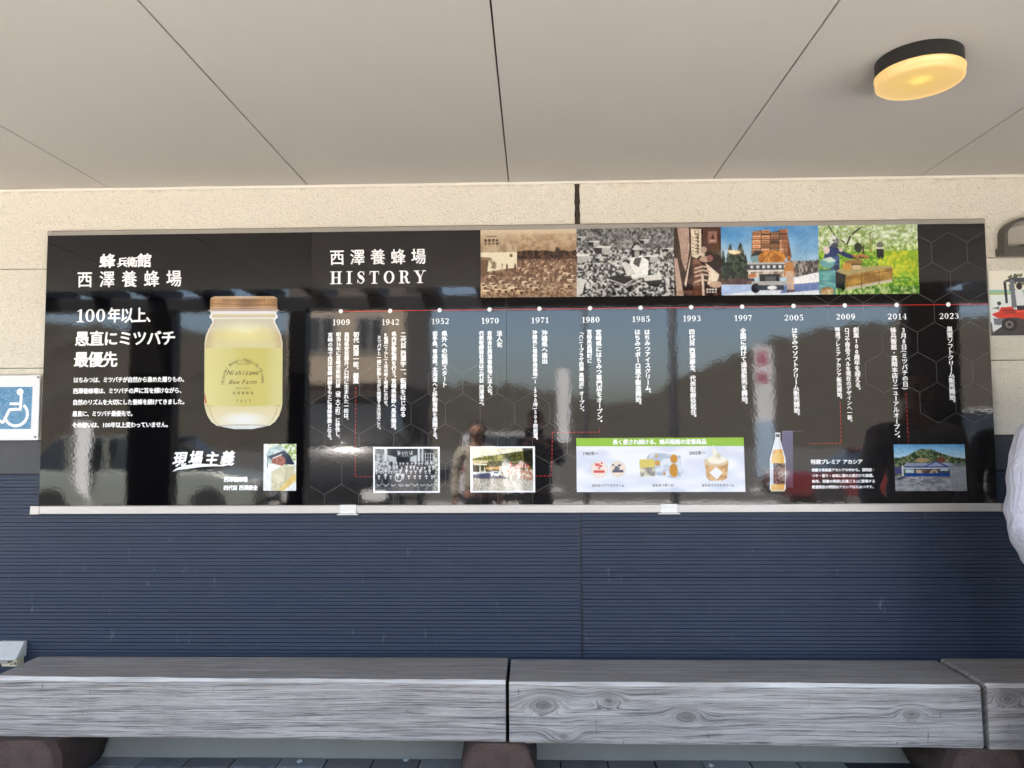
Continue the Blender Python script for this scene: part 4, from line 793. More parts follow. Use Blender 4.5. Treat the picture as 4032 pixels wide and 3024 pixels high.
# product card
c = Canvas(250, 80, (228, 232, 242), 20)
c.speck(ALL(c), 6, 4, (216, 222, 236), (240, 242, 248), 1)
def P(x, y): return ((x-152)/1466., (y-570)/396.)
def cap(x, y, r, colr):
    cx, cy = P(x, y); c.ell(cx, cy, r/1466., r/396., (222, 216, 212)); c.ell(cx, cy, r*.86/1466., r*.86/396., (244, 226, 216) if colr[0] > 150 else (236, 220, 200)); c.rect(cx-.033, cy+.02, cx+.033, cy+.075, colr)
    for k in range(9): c.ell(cx+c.r.randn()*.011, cy-.07+c.r.randn()*.05, .007, .025, colr, .8)
cap(350, 770, 76, (206, 66, 60)); cap(513, 768, 72, (66, 72, 96))
c.poly([P(760, 680), P(800, 620), P(1060, 650), P(1085, 800), P(1045, 860), P(850, 820)], (196, 206, 220)); c.speck(c.last, 30, 12, (170, 182, 200), (226, 232, 240), .8)
for x, y, rx, ry in ((1005, 680, 32, 38), (1000, 780, 36, 58), (860, 716, 24, 22), (855, 655, 14, 12), (918, 810, 10, 12), (1010, 815, 20, 22)): q = P(x, y); c.ell(q[0], q[1], rx/1466., ry/396., (206, 146, 50))
c.poly([P(702, 686), P(835, 682), P(842, 830), P(710, 833)], (216, 196, 90)); c.poly([P(704, 760), P(838, 750), P(842, 830), P(710, 833)], (190, 188, 160)); c.speck(c.last, 50, 12, (120, 120, 120), (226, 220, 190), .8)
c.poly([P(1272, 700), P(1480, 695), P(1462, 850), P(1420, 870), P(1310, 870), P(1285, 840)], (206, 160, 104)); c.speck(c.last, 30, 14, (180, 128, 74), (236, 204, 150), .5); q = P(1370, 705); c.ell(q[0], q[1], 105/1466., 40/396., (222, 200, 160)); c.poly([P(1312, 800), P(1370, 750), P(1428, 800), P(1374, 860)], (236, 238, 240)); q = P(1378, 690); c.ell(q[0], q[1], 80/1466., 34/396., (244, 240, 222)); c.poly([P(1340, 690), P(1348, 575), P(1372, 600), P(1420, 690)], (238, 234, 214)); q = P(1395, 655); c.ell(q[0], q[1], 22/1466., 22/396., (214, 206, 176))
sheet(c, quad((2269.5, 1757.5), (2929, 1756), (2935, 1936.5), (2271, 1937.5)), 'product_card', board, label='pale card of ice cream, biscuits and soft cream')
MB().add([(p[0], BY-.0006, p[1]) for p in quad((2269, 1725), (2928, 1722.5), (2929, 1755.8), (2269.5, 1757.3))], [(0, 1, 2, 3)]).build('green_banner', M['green_print'], board)
a, b, z, h = span(2412, 2782, 1741, 1731, 1752); Txt(BY-.0012).row('長く愛され続ける、蜂兵衛館の定番商品', a, b, z, h, .03).build('text_line', M['white_print'], board)
mb = MB().add([(0, 0, 0)]*4, [(0, 1, 2, 3)])
# soft-cream peak that breaks out over the green band
mb.v = [(B(x, y)[0], BY-.0010, B(x, y)[1]) for x, y in ((2801, 1757.2), (2804, 1757.2), (2809, 1754), (2814, 1757.2))]; mb.build('cream_peak', M['white_print'], board)
for tx, x0, x1, yc, hh in (('1985年〜', 2294, 2357, 1786, 17), ('2005年〜', 2713, 2777, 1784, 17), ('はちみつアイスクリーム', 2331, 2458, 1912, 13), ('はちみつボーロ', 2568, 2652, 1911, 13), ('はちみつソフトクリーム', 2763, 2890, 1911, 13)):
    a, b, z, h = span(x0, x1, yc, yc-hh/2, yc+hh/2); Txt(BY-.0012).row(tx, a, b, z, h, .018).build('text_line', M['dark_print'], board)
for tx, x0, x1, yc, hh, bo in (('特選プレミア アカシア', 3192, 3396, 1819, 19, .03), ('貴重な青森産アカシアの中から、透明度・', 3195, 3446, 1851, 13, .03), ('つや・香り・食味に優れた蜜だけを厳選。', 3196, 3447, 1873.5, 13, .03), ('毎年、新蜜の季節(初夏ごろ)に登場する', 3197, 3446, 1895.5, 13, .03), ('数量限定の特別なアカシアはちみつです。', 3197, 3448, 1918, 13, .03)):
    a, b, z, h = span(x0, x1, yc, yc-hh/2, yc+hh/2); Txt(BY-.0010).row(tx, a, b, z, h, bo).build('text_line', M['white_print'], board)
# bottle and gift box
c = Canvas(44, 118, (20, 20, 20), 21); o_ = (3028, 3096, 1702, 1936)
wd_ = np.interp(c.Y, [0, .02, .10, .105, .30, .42, .48, .96, 1.0], [.12, .17, .17, .15, .33, .46, .49, .48, .40]); wd_[c.Y < .004] = 0
m_ = np.abs(c.X-.5) < wd_; c.grade(ALL(c), (214, 220, 226), (236, 232, 222)); u = np.abs(c.X-.5)/np.maximum(wd_, .01)
c.put((u < .25)*1.0, (244, 246, 248), .5); c.put(((c.Y > .29) & (u < .80)).astype(float), (226, 176, 74)); c.put(((c.Y > .29) & (c.Y < .36) & (u < .8)).astype(float), (206, 140, 40), .7); c.put(((c.Y > .29) & (u < .35)).astype(float), (240, 204, 120), .6)
c.rect(.24, .525, .98, .885, (74, 54, 46)); c.speck(c.last, 10, 30, (50, 34, 30), (170, 140, 116), .6, 1, 4); c.rect(0, .525, .24, .885, (206, 214, 222)); c.put((u > .9)*1.0, (236, 240, 244), .8); c.rect(.38, .03, .62, .08, (90, 88, 86)); c.rect(.30, .0, .70, .022, (236, 238, 240)); c.rect(.1, .88, .9, .965, (222, 176, 90)); c.rect(.05, .965, .95, 1, (214, 196, 160))
sheet(c, quad((3029, 1702), (3094, 1702), (3095, 1935), (3030, 1935)), 'bottle_print', board, label='printed slim bottle of amber honey', mask=m_.astype(float), y=BY-.0010)
c = Canvas(34, 90, (40, 40, 44), 22); c.grade((c.X < .51)*1.0, (112, 108, 142), (70, 66, 80)); c.grade((c.X >= .51)*1.0, (34, 32, 32), (22, 22, 24)); c.rect(.0, 0, 1, .008, (140, 136, 160)); c.rect(.51, .24, 1, .25, (54, 50, 48))
sheet(c, quad((3079, 1697), (3163, 1696), (3164, 1919), (3080, 1920)), 'box_print', board, label='printed tall dark gift box behind the bottle')
# honey jar
c = Canvas(190, 300, (230, 220, 150), 23)
jy = [.0, .012, .03, .10, .105, .113, .116, .135, .140, .150, .165, .175, .20, .25, .30, .36, .80, .85, .90, .945, .975, 1.0]
jw = [.37, .415, .425, .425, .44, .445, .42, .41, .42, .43, .425, .40, .395, .44, .475, .492, .492, .48, .45, .40, .33, .12]
hw_ = np.interp(c.Y, jy, jw); u = (c.X-.5)/hw_; au = np.abs(u); inside = au < 1
c.grade(ALL(c), (200, 188, 136), (222, 216, 166), .17, .37); c.put(np.clip(1-(u**2+((c.Y-.28)/.10)**2), 0, 1), (240, 230, 160), .8); c.put(np.clip((au-.72)/.28, 0, 1)*(c.Y > .17), (196, 170, 130), .8); c.put(np.clip((.26-c.Y)/.10, 0, 1)*(c.Y > .17), (196, 176, 140), .6); c.put(((au > .955)*1.0)*(c.Y > .12), (238, 226, 208), .8)
c.grade(((c.Y > .835)*1.0), (228, 216, 168), (240, 236, 214), .83, 1); c.put(np.clip(1-((u/.75)**2+((c.Y-.93)/.065)**2), 0, 1)*(c.Y > .84), (246, 248, 246), 1.0); c.put(((c.Y > .968)*1.0), (226, 232, 234), .9); c.put(((c.Y > .90)*(np.abs(c.Y-.968-.01*u*u) < .003))*1.0, (176, 170, 150), .8)
c.put(((au > .86) & (au < .90) & (c.Y > .84))*1.0, (190, 178, 130), .6)
# label
m_ = ((c.Y > .395-.004*(1-u*u)) & (c.Y < .815+.016*(1-u*u))); c.put(m_*1.0, (212, 208, 134)); c.put(m_*np.clip((-u-.1), 0, 1), (230, 224, 158), 1); c.put(m_*np.clip((1-((u-.25)/.5)**2), 0, 1), (212, 196, 96), .55); c.put(m_*np.clip(u-.6, 0, 1)*2, (226, 222, 160), .8)
# lid
m_ = c.Y < .113; gr = np.interp((u+1)/2, [0, .08, .2, .36, .5, .62, .78, .9, 1], [.78, .98, .86, .92, .70, .74, .96, .86, .72]); lid = np.array([196, 156, 116])[None, None]*gr[..., None]*1.08; c.a = np.where(m_[..., None], lid, c.a)
c.put(((c.Y < .018) & m_)*1.0, (214, 184, 150), .8); c.put((m_ & (c.Y > .02) & (c.Y < .045) & (au < .62) & (np.sin(u*95) > .1))*1.0, (132, 96, 66), .75); c.put((m_ & (np.abs(c.Y-.062-.006*u) < .004))*1.0, (150, 112, 84), .7); c.put((m_ & (np.abs(c.Y-.085) < .003))*1.0, (226, 200, 178), .7); c.put((m_ & (c.Y > .095))*1.0, (196, 176, 172), .8)
c.put(((c.Y > .113) & (c.Y < .133))*1.0, (234, 234, 230)); c.put(((c.Y > .133) & (c.Y < .146))*1.0, (214, 190, 136)); c.put(((c.Y > .146) & (c.Y < .16))*1.0, (196, 174, 128)); c.put(((c.Y > .162) & (c.Y < .172))*1.0, (236, 226, 190), .8); c.put(((c.Y > .113) & (c.Y < .18) & (au > .93))*1.0, (236, 232, 224))
for k in range(4): c.ell(.012+.006*k, .745+.018*k, .012, .012, (186, 90, 80), .8)
sheet(c, quad((803, 1167), (1117, 1166), (1115, 1689), (801, 1690)), 'jar_print', board, label='printed glass jar of pale honey with a copper lid', mask=(inside*1.0), y=BY-.0006, gain=.76)
jt = Txt(BY-.0011); c0 = Vector(B(957, 1497)); r0 = B(1037, 1497)[0]-B(957, 1497)[0]
arc = 'Miyazaki Aomori Hokkaido Okinawa'
for i, ch in enumerate(arc):
    th = math.radians(190-200*(i+.5)/len(arc)); jt.put(ch, c0.x+r0*math.cos(th), c0.y+r0*math.sin(th)*1.0, .021, .021, .0, ang=th-math.pi/2)
for tx, x0, x1, yc, hh, sh in (('Since 1909', 930, 986, 1432, 11, 0), ('Nishizawa', 898, 1022, 1467, 24, .35), ('Bee Farm', 904, 1010, 1504, 21, .35), ('はちべえかん', 928, 988, 1529, 9, 0), ('西澤養蜂場', 916, 998, 1548, 11, 0), ('アカシア', 928, 990, 1580, 14, 0)):
    a, b, z, h = span(x0, x1, yc, yc-hh/2, yc+hh/2); gp = .5 if tx in ('アカシア', '西澤養蜂場') else 0; jt.row(tx, a, b, z, h*1.1, .006, shear=sh, gap=gp)
jt.build('jar_lettering', M['olive_print'], board)

# ------------------------------------------------------------------ signs and fittings on the wall
# wheelchair sign at the left
sx1, sz1 = at(158, 1477, -.04).x, at(158, 1477, -.04).z; sz0 = at(152, 1733, -.04).z; sx0 = sx1-.34
sign = tag(empty('wheelchair_sign', (0, 0, 0)), 'white square plate with a faded blue wheelchair symbol, left of the board', 'sign')
MB().box(sx0, sx1, -.040, -.0365, sz0, sz1).build('plate', M['plate_white'], sign, bevel=.0015)
MB().box(sx0+.03, sx1-.05, -.0362, -.0312, sz0+.05, sz1-.05).build('batten', M['charcoal'], sign)
qx = lambda x, y: (at(x, y, -.041).x, at(x, y, -.041).z)
bx_, bzt = qx(128, 1523); _, bzb = qx(126, 1689); bxl = sx0+.034
MB().add([(bxl, -.0407, bzt), (bx_, -.0407, bzt), (bx_-.0015, -.0407, bzb), (bxl, -.0407, bzb)], [(0, 1, 2, 3)]).build('blue_panel', M['sign_blue'], sign)
def flatline(mb, pts, w, y):
    for (ax, az), (bx, bz) in zip(pts, pts[1:]):
        d = Vector((bx-ax, bz-az)); d.normalize(); n = Vector((-d.y, d.x))*w/2; ax, az, bx, bz = ax-d.x*w*.15, az-d.y*w*.15, bx+d.x*w*.15, bz+d.y*w*.15
        mb.add([(ax+n.x, y, az+n.y), (bx+n.x, y, bz+n.y), (bx-n.x, y, bz-n.y), (ax-n.x, y, az-n.y)], [(0, 1, 2, 3)]); y -= .00008
mb = MB(); hc = qx(79, 1543); pr = .0155
mb.add([(hc[0], -.0412, hc[1])]+[(hc[0]+pr*math.cos(k*math.pi/12), -.0412, hc[1]+pr*math.sin(k*math.pi/12)) for k in range(24)], [(0, 1+k, 1+(k+1) % 24) for k in range(24)])
flatline(mb, [qx(84, 1556), qx(80, 1612)], .0125, -.0412); flatline(mb, [qx(40, 1590), qx(82, 1590)], .012, -.0413)
flatline(mb, [qx(82, 1611), qx(38, 1613), qx(12, 1664), qx(-4, 1656)], .013, -.0414)
wc = qx(64, 1631); wr = .052
v = []
for k, a in enumerate(range(-165, 56, 8)):
    ca, sa = math.cos(math.radians(a)), math.sin(math.radians(a)); v += [(wc[0]+(wr+.006)*ca, -.0422, wc[1]+(wr+.006)*sa), (wc[0]+(wr-.007)*ca, -.0422, wc[1]+(wr-.007)*sa)]
mb.add(v, [(2*i, 2*i+1, 2*i+3, 2*i+2) for i in range(len(v)//2-1)]); mb.build('wheelchair_symbol', M['sign_white'], sign)
for x, z in ((sx1-.008, sz1-.010), (sx1-.012, sz0+.014), (sx0+.01, sz1-.01), (sx0+.01, sz0+.014)):
    MB().lathe([(.0001, 0), (.0052, 0), (.0046, -.004), (.0001, -.005)], 16, (x, -.0402, z), 'y').build('screw', M['screw'], sign)
# forklift poster at the right
poster = tag(empty('safety_poster'), 'white paper poster showing a red forklift, taped right of the board', 'poster')
p0 = (at(3890, 1066, -.0165).x, at(3890, 1066, -.0165).z); pz0 = at(3905, 1325, -.0165).z; pw = .40; px1 = p0[0]+pw
MB().box(p0[0], px1, -.0172, -.0158, pz0, p0[1]).build('paper_sheet', M['plate_white'], poster)
c = Canvas(180, 118, (226, 224, 216), 31)
# coordinates of the drawing: x in sheet widths, y in sheet heights
c.grade((c.Y < .33)*1.0, (232, 226, 208), (226, 228, 220)); c.rect(0, .29, .5, .345, (150, 190, 180)); c.rect(0, .335, .45, .365, (170, 190, 100)); c.rect(0, .365, 1, 1, (222, 228, 226)); c.poly([(0, .80), (.1, .72), (1, .68), (1, 1), (0, 1)], (70, 62, 58)); c.poly([(.0, .60), (.06, .66), (.16, .82), (.02, .95)], (222, 226, 226))
for k in range(90): x, y = .22+.25*c.r.rand(), .05+.30*c.r.rand(); c.ell(x, y, .012, .02, (60, 76, 50) if k % 2 else (110, 120, 90))
c.poly([(.15, .16), (.24, .10), (.62, .10), (.66, .15), (.60, .17), (.24, .17)], (70, 74, 78)); c.poly([(.155, .17), (.185, .165), (.195, .50), (.17, .50)], (40, 42, 46)); c.poly([(.225, .13), (.27, .13), (.29, .56), (.235, .58)], (110, 116, 122)); c.rect(.56, .14, .60, .66, (60, 62, 66)); c.rect(.66, .05, .72, .90, (50, 52, 56)); c.rect(.58, .16, .66, .185, (70, 74, 78))
c.poly([(.275, .30), (.34, .26), (.38, .40), (.41, .50), (.45, .56), (.29, .56)], (216, 220, 222)); c.ell(.325, .235, .032, .055, (44, 30, 26)); c.line([(.36, .36), (.42, .44), (.47, .43)], .022, (206, 212, 216)); c.ell(.46, .45, .03, .05, (30, 30, 32)); c.rect(.29, .54, .46, .60, (36, 36, 40))
c.ell(.10, .50, .022, .03, (60, 60, 62)); c.poly([(.02, .575), (.10, .545), (.10, .60)], (120, 124, 126)); c.poly([(.02, .68), (.03, .655), (.09, .63), (.12, .56), (.24, .555), (.25, .60), (.38, .60), (.46, .70), (.62, .70), (.62, .84), (.40, .84), (.385, .76), (.28, .72), (.16, .73), (.09, .735)], (214, 60, 40)); c.poly([(.03, .73), (.16, .74), (.10, .84), (.04, .83)], (110, 118, 122)); c.poly([(.13, .63), (.36, .62), (.36, .635), (.12, .645)], (236, 110, 86))
for k in range(8): c.rect(.14+.018*k, .585, .15+.018*k, .66, (110, 26, 20))
c.ell(.20, .83, .085, .105, (40, 36, 36)); c.ell(.20, .83, .045, .058, (120, 112, 104)); c.ell(.20, .83, .02, .026, (40, 40, 42)); c.ell(.53, .85, .08, .10, (36, 34, 34)); c.ell(.53, .85, .035, .045, (120, 112, 104)); c.poly([(.70, .86), (.99, .88), (.99, .91), (.70, .91)], (50, 52, 56))
sheet(c, [(p0[0]+.0012, p0[1]-.0035), (px1-.0012, p0[1]-.0035), (px1-.0012, pz0+.0035), (p0[0]+.0012, pz0+.0035)], 'printed_picture', poster, M['matt_photo'], y=-.0176, gain=.95)
# arched hood at the upper right
hx0 = at(3936, 950, -.05).x; hz0 = at(3935, 1005, -.05).z; hz1 = at(4000, 858, -.05).z; hw_2 = .105; hcx = hx0+.012+hw_2
hood = tag(empty('wall_hood'), 'dark bronze arched wall hood with a ledge, above the forklift poster', 'wall hood')
ledge = at(3935, 974, -.05).z-at(3935, 1005, -.05).z; zb = hz0+ledge
def arch(w, h0, h1, n=20):
    # straight sides up to h0, flattened half circle to h1
    return [(hcx-w, zb)]+[(hcx-w*math.cos(math.pi*k/n), h0+(h1-h0)*math.sin(math.pi*k/n)) for k in range(n+1)]+[(hcx+w, zb)]
A1, A2 = arch(hw_2, zb+.052, hz1), arch(hw_2-.015, zb+.050, hz1-.014); n = len(A1)
mb = MB(); v = [(x, -.066, z) for x, z in A1]+[(x, -.066, z) for x, z in A2]+[(x, -.0145, z) for x, z in A1]+[(x, -.0145, z) for x, z in A2]
f = []
for i in range(n-1): f += [(i, i+1, n+i+1, n+i), (i, 2*n+i, 2*n+i+1, i+1), (n+i, n+i+1, 3*n+i+1, 3*n+i)]
mb.add(v, f); mb.build('arch_rim', M['bronze'], hood, bevel=.002, seg=1)
mb = MB(); v = [(x, -.017, z) for x, z in A2]; mb.add(v, [tuple(range(len(v)))]); mb.build('back_plate', M['hood_inner'], hood)
mb = MB(); rows = 7; v = []
for j in range(rows):
    u = j/(rows-1); v += [(hcx+(x-hcx)*(1-.12*u), -.060+.042*u, zb+(z-zb)*(1-.10*u)) for x, z in A2]
k = len(A2); mb.add(v, [(j*k+i, j*k+i+1, (j+1)*k+i+1, (j+1)*k+i) for j in range(rows-1) for i in range(k-1)]); mb.build('curved_shade', M['hood_inner'], hood, smooth=True)
MB().box(hx0, hcx+hw_2+.012, -.078, -.0145, hz0, zb-.001).build('ledge', M['bronze'], hood, bevel=.003)
MB().prism([(hcx-.07, zb+.002), (hcx+.09, zb+.028), (hcx+.09, zb+.002)], -.05, -.02, 'y').build('louvre', M['black_metal'], hood, bevel=.001, seg=1)
# outlet cover at the lower left
ob = tag(empty('outlet_cover'), 'white weatherproof outlet cover with sloping front on navy wall at far left', 'outlet cover')
ox1 = at(88, 2560, -.045).x; oz1 = at(60, 2522, -.02).z; oz0 = at(60, 2598, -.075).z; ow = .115
mb = MB().prism([(-.0125, oz0), (-.088, oz0), (-.080, oz0+.012), (-.030, oz1), (-.0125, oz1)], ox1-ow, ox1, 'x'); mb.build('hood_cover', M['white_plastic'], ob, bevel=.006, seg=3, smooth=False)
MB().box(ox1-ow+.034, ox1-.012, -.060, -.0125, oz0-.034, oz0+.004).build('flap', M['yellowed'], ob, bevel=.004, seg=2)
MB().box(ox1-ow, ox1-.030, -.0915, -.0125, oz0-.012, oz0-.001).build('lip', M['alu_top'], ob, bevel=.001, seg=1)
MB().lathe([(.0001, 0), (.0045, 0), (.004, -.002), (.0001, -.0025)], 12, (ox1-.060, -.0385, oz1-.014), 'y').build('screw', M['screw'], ob)
MB().lathe([(.0001, 0), (.0045, 0), (.004, -.002), (.0001, -.0025)], 12, (ox1-.036, -.0600, oz0-.024), 'y').build('screw', M['screw'], ob)
MB().lathe([(.0001, 0), (.0065, 0), (.006, -.002), (.0001, -.0025)], 12, (ox1-.020, -.0600, oz0-.020), 'y').build('screw', M['screw'], ob)

# ------------------------------------------------------------------ ceiling lamp
lz = ZC-.078
def onz(x, y, Z):
    d = ray(x, y); t = (Z-CAM_H)/d.z; return Vector((0, -CAM_D, CAM_H))+d*t
l0, l1 = onz(3437, 350, lz+.01), onz(3803, 285, lz+.01); lc = (l0+l1)/2; lr = (l1-l0).length/2*.985; lc = onz(3620, 330, lz)
lamp = tag(empty('ceiling_lamp', (lc.x, lc.y, ZC)), 'round black ceiling lamp with a glowing amber diffuser, upper right', 'ceiling lamp')
s_ = lr/.14
MB().lathe([(.001, -.0005), (.137*s_, -.0005), (.139*s_, -.003), (.139*s_, -.044), (.13*s_, -.046), (.001, -.046)], 72).build('base', M['black_metal'], lamp, smooth=False)
MB().lathe([(.10*s_, -.0462), (.140*s_, -.0462), (.1425*s_, -.048), (.1425*s_, -.052), (.1400*s_, -.0535), (.1400*s_, -.070), (.1385*s_, -.075), (.133*s_, -.0785), (.120*s_, -.080), (.001, -.080)], 96).build('diffuser', M['diffuser'], lamp, smooth=True)

# ------------------------------------------------------------------ bench beams and log supports
zbt = CAM_H-.9700; zbf = at(1000, 2905, -.305).z; print('bench', zbt, zbf)
def beam(x0, x1, y0, yf0, yf1, dz, mat, lab, seed, ztop=0):
    """timber with a wavy worn section, many slices along x"""
    r = random.Random(seed); n = 240; sec = []
    zt, zb_ = zbt+ztop, zbf+dz; fr = lambda u: yf0+(yf1-yf0)*u
    ph = [r.uniform(0, 6) for _ in range(8)]; v = []
    for i in range(n+1):
        u = i/n; x = x0+(x1-x0)*u; w = lambda k, a: a*(math.sin(x*3.1+ph[k])+.6*math.sin(x*9.7+ph[k+1])+.3*math.sin(x*31+ph[k+2]))
        e = .0012 if i in (0, n) else 0; e2 = 0; e += e2
        yf = fr(u); ch = .013+w(0, .0022)
        v += [(x, y0+e, zb_+e), (x, yf+e*.8, zb_+e+w(1, .0016)), (x, yf-.006+e*.8, zb_+.012+w(2, .002)), (x, yf-.004+e*.8+w(3, .0010), zb_+.5*(zt-zb_)), (x, yf+e*.8+w(4, .0014), zt-ch-e), (x, yf+ch*.95+e*.8, zt-.0015-e+w(5, .0012)), (x, yf+.16, zt-e+w(1, .0014)), (x, y0-.008+e, zt-e), (x, y0+e, zt-.01-e)]
    k = 9; f = [(i*k+j, i*k+(j+1) % k, (i+1)*k+(j+1) % k, (i+1)*k+j) for i in range(n) for j in range(k)]+[tuple(range(k)), tuple(n*k+j for j in range(k-1, -1, -1))]
    o = MB().add(v, f).build('bench_beam', mat, None, smooth=False)
    for p in o.data.polygons: p.use_smooth = False
    return tag(o, lab, 'bench', 'timber beams laid end to end as a bench')
K2 = [(at(1990+x-1990, y, -.33).x, at(x, y, -.33).z, s) for x, y, s in ((2140, 2777, .034), (2396, 2757, .020), (2216, 2897, .026), (2700, 2817, .036), (3580, 2803, .028))]
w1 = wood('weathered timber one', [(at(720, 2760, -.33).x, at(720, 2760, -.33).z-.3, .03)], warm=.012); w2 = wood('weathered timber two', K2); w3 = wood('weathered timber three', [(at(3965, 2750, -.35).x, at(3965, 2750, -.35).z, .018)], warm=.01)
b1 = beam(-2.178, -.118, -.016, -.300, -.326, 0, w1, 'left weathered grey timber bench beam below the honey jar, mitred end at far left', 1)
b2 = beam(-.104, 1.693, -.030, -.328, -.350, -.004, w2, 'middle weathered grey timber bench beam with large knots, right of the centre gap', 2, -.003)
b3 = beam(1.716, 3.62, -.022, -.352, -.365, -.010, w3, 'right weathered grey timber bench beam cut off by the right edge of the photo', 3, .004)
def log(xc, lab, seed, rx=.155, zt=None, y0=-.040, y1=-.345):
    r = random.Random(seed); zt = zt or zbf; cz = .100; n = 56; ph = [r.uniform(0, 6) for _ in range(6)]
    o = tag(empty('log_support', (xc, 0, 0)), lab, 'log', 'sawn log supports under the bench')
    def ringp(y, rr):
        q = []
        for k in range(n):
            a = 2*math.pi*k/n; w = 1+.035*math.sin(3*a+ph[0])+.02*math.sin(7*a+ph[1]+y*6)+.012*math.sin(17*a+ph[2])
            x, z = rr*w*math.cos(a), cz+rr*.98*w*math.sin(a); q.append((x, y, max(-.006, min(zt-.001, z))))
        return q
    ys = [y0, y0-.08, y0-.16, y0-.24, y1+.006]; v = []
    for i, y in enumerate(ys): v += ringp(y, rx*(1-.03*i/4))
    MB().add(v, [(j*n+k, j*n+(k+1) % n, (j+1)*n+(k+1) % n, (j+1)*n+k) for j in range(len(ys)-1) for k in range(n)]+[tuple(range(n))]).build('bark', M['bark'], o, smooth=True)
    v = ringp(y1+.006, rx*.97)+ringp(y1, rx*.955)+ringp(y1-.001, rx*.90); v.append((0, y1-.0015, cz))
    e = MB().add([(a, b+.0, c_) for a, b, c_ in v], [(j*n+k, j*n+(k+1) % n, (j+1)*n+(k+1) % n, (j+1)*n+k) for j in range(2) for k in range(n)]+[(2*n+k, 2*n+(k+1) % n, 3*n) for k in range(n)])
    ob_ = e.build('end_grain', M['log_end'], o); ob_.location = (0, 0, .0)
    me = ob_.data; 
    for vv in me.vertices: vv.co.z -= .13; 
    ob_.location.z = .13
    return o
log(at(85, 3000, -.34).x, 'grey sawn log end under the left bench beam', 4, .172)
log(at(1962, 3000, -.34).x, 'reddish brown sawn log under the gap between left and middle bench beams', 5, .150)
log(at(3895, 3010, -.36).x, 'dark reddish sawn log under the joint of middle and right bench beams', 6, .172, zbf-.008)
# litter on the pavers
for x, y, lab in ((1180, 2997, 'small white crumpled scrap on the pavers, left of the centre log'), (1598, 2993, 'tiny white scrap on the pavers just left of the centre log'), (2800, 3012, 'white crumpled scrap on the dark paver, right of the centre log')):
    p = onz(x, y, .006); bm = bmesh.new(); bmesh.ops.create_icosphere(bm, subdivisions=2, radius=.011)
    for q in bm.verts: q.co = Vector((q.co.x*R.uniform(.6, 1.5), q.co.y*R.uniform(.5, 1.1), q.co.z*R.uniform(.3, .8)))
    me = bpy.data.meshes.new('paper_scrap'); bm.to_mesh(me); bm.free(); o = link('paper_scrap', me, M['white_plastic']); o.location = p; tag(o, lab, 'litter')
# ------------------------------------------------------------------ people
def skin(verts, edges, rad, levels=2, root=0):
    me = bpy.data.meshes.new('s'); me.from_pydata(verts, edges, []); me.update(); o = bpy.data.objects.new('s', me); COL.objects.link(o)
    md = o.modifiers.new('skin', 'SKIN'); md.use_smooth_shade = True; md.branch_smoothing = .6
    for i, (d, r) in enumerate(zip(me.skin_vertices[0].data, rad)): d.radius = (r, r) if not isinstance(r, tuple) else r; d.use_root = (i == root)
    sb = o.modifiers.new('sub', 'SUBSURF'); sb.levels = sb.render_levels = levels
    bpy.context.view_layer.update(); out = bpy.data.meshes.new_from_object(o.evaluated_get(bpy.context.evaluated_depsgraph_get()))
    bpy.data.objects.remove(o); bpy.data.meshes.remove(me); return out
def merge(name, meshes):
    bm = bmesh.new()
    for q in meshes: bm.from_mesh(q)
    me = bpy.data.meshes.new(name); bm.to_mesh(me); bm.free()
    for p in me.polygons: p.use_smooth = True
    return me
def chain(pts): return [p[:3] for p in pts], [(i, i+1) for i in range(len(pts)-1)], [p[3] for p in pts]
def hand(w, d, up, side, s):
    """w wrist, d direction of the fingers, up the back of the hand, side +1 or -1 for the thumb"""
    w, d, up = Vector(w), Vector(d).normalized(), Vector(up).normalized(); a = d.cross(up).normalized()*side; out = []
    v, e, r = chain([(*w, .025*s), (*(w+d*.03*s), .026*s), (*(w+d*.075*s), .033*s)]); out.append(skin(v, e, [(.026*s, .018*s), (.032*s, .016*s), (.038*s, .014*s)], 2))
    for k, (o_, L_) in enumerate(((.030, .068), (.010, .078), (-.010, .073), (-.029, .058))):
        b = w+d*.07*s+a*o_*s; p1 = b+d*L_*.45*s-up*.006*s; p2 = b+d*L_*.75*s-up*.022*s; p3 = b+d*L_*.92*s-up*.042*s
        out.append(skin(*chain([(*b, .0095*s), (*p1, .0088*s), (*p2, .0082*s), (*p3, .007*s)]), 1))
    b = w+d*.02*s+a*.024*s; out.append(skin(*chain([(*b, .013*s), (*(b+(d*.6+a*.9-up*.3)*.03*s), .011*s), (*(b+(d*1.1+a*1.1-up*.6)*.045*s), .0095*s)]), 1))
    return out
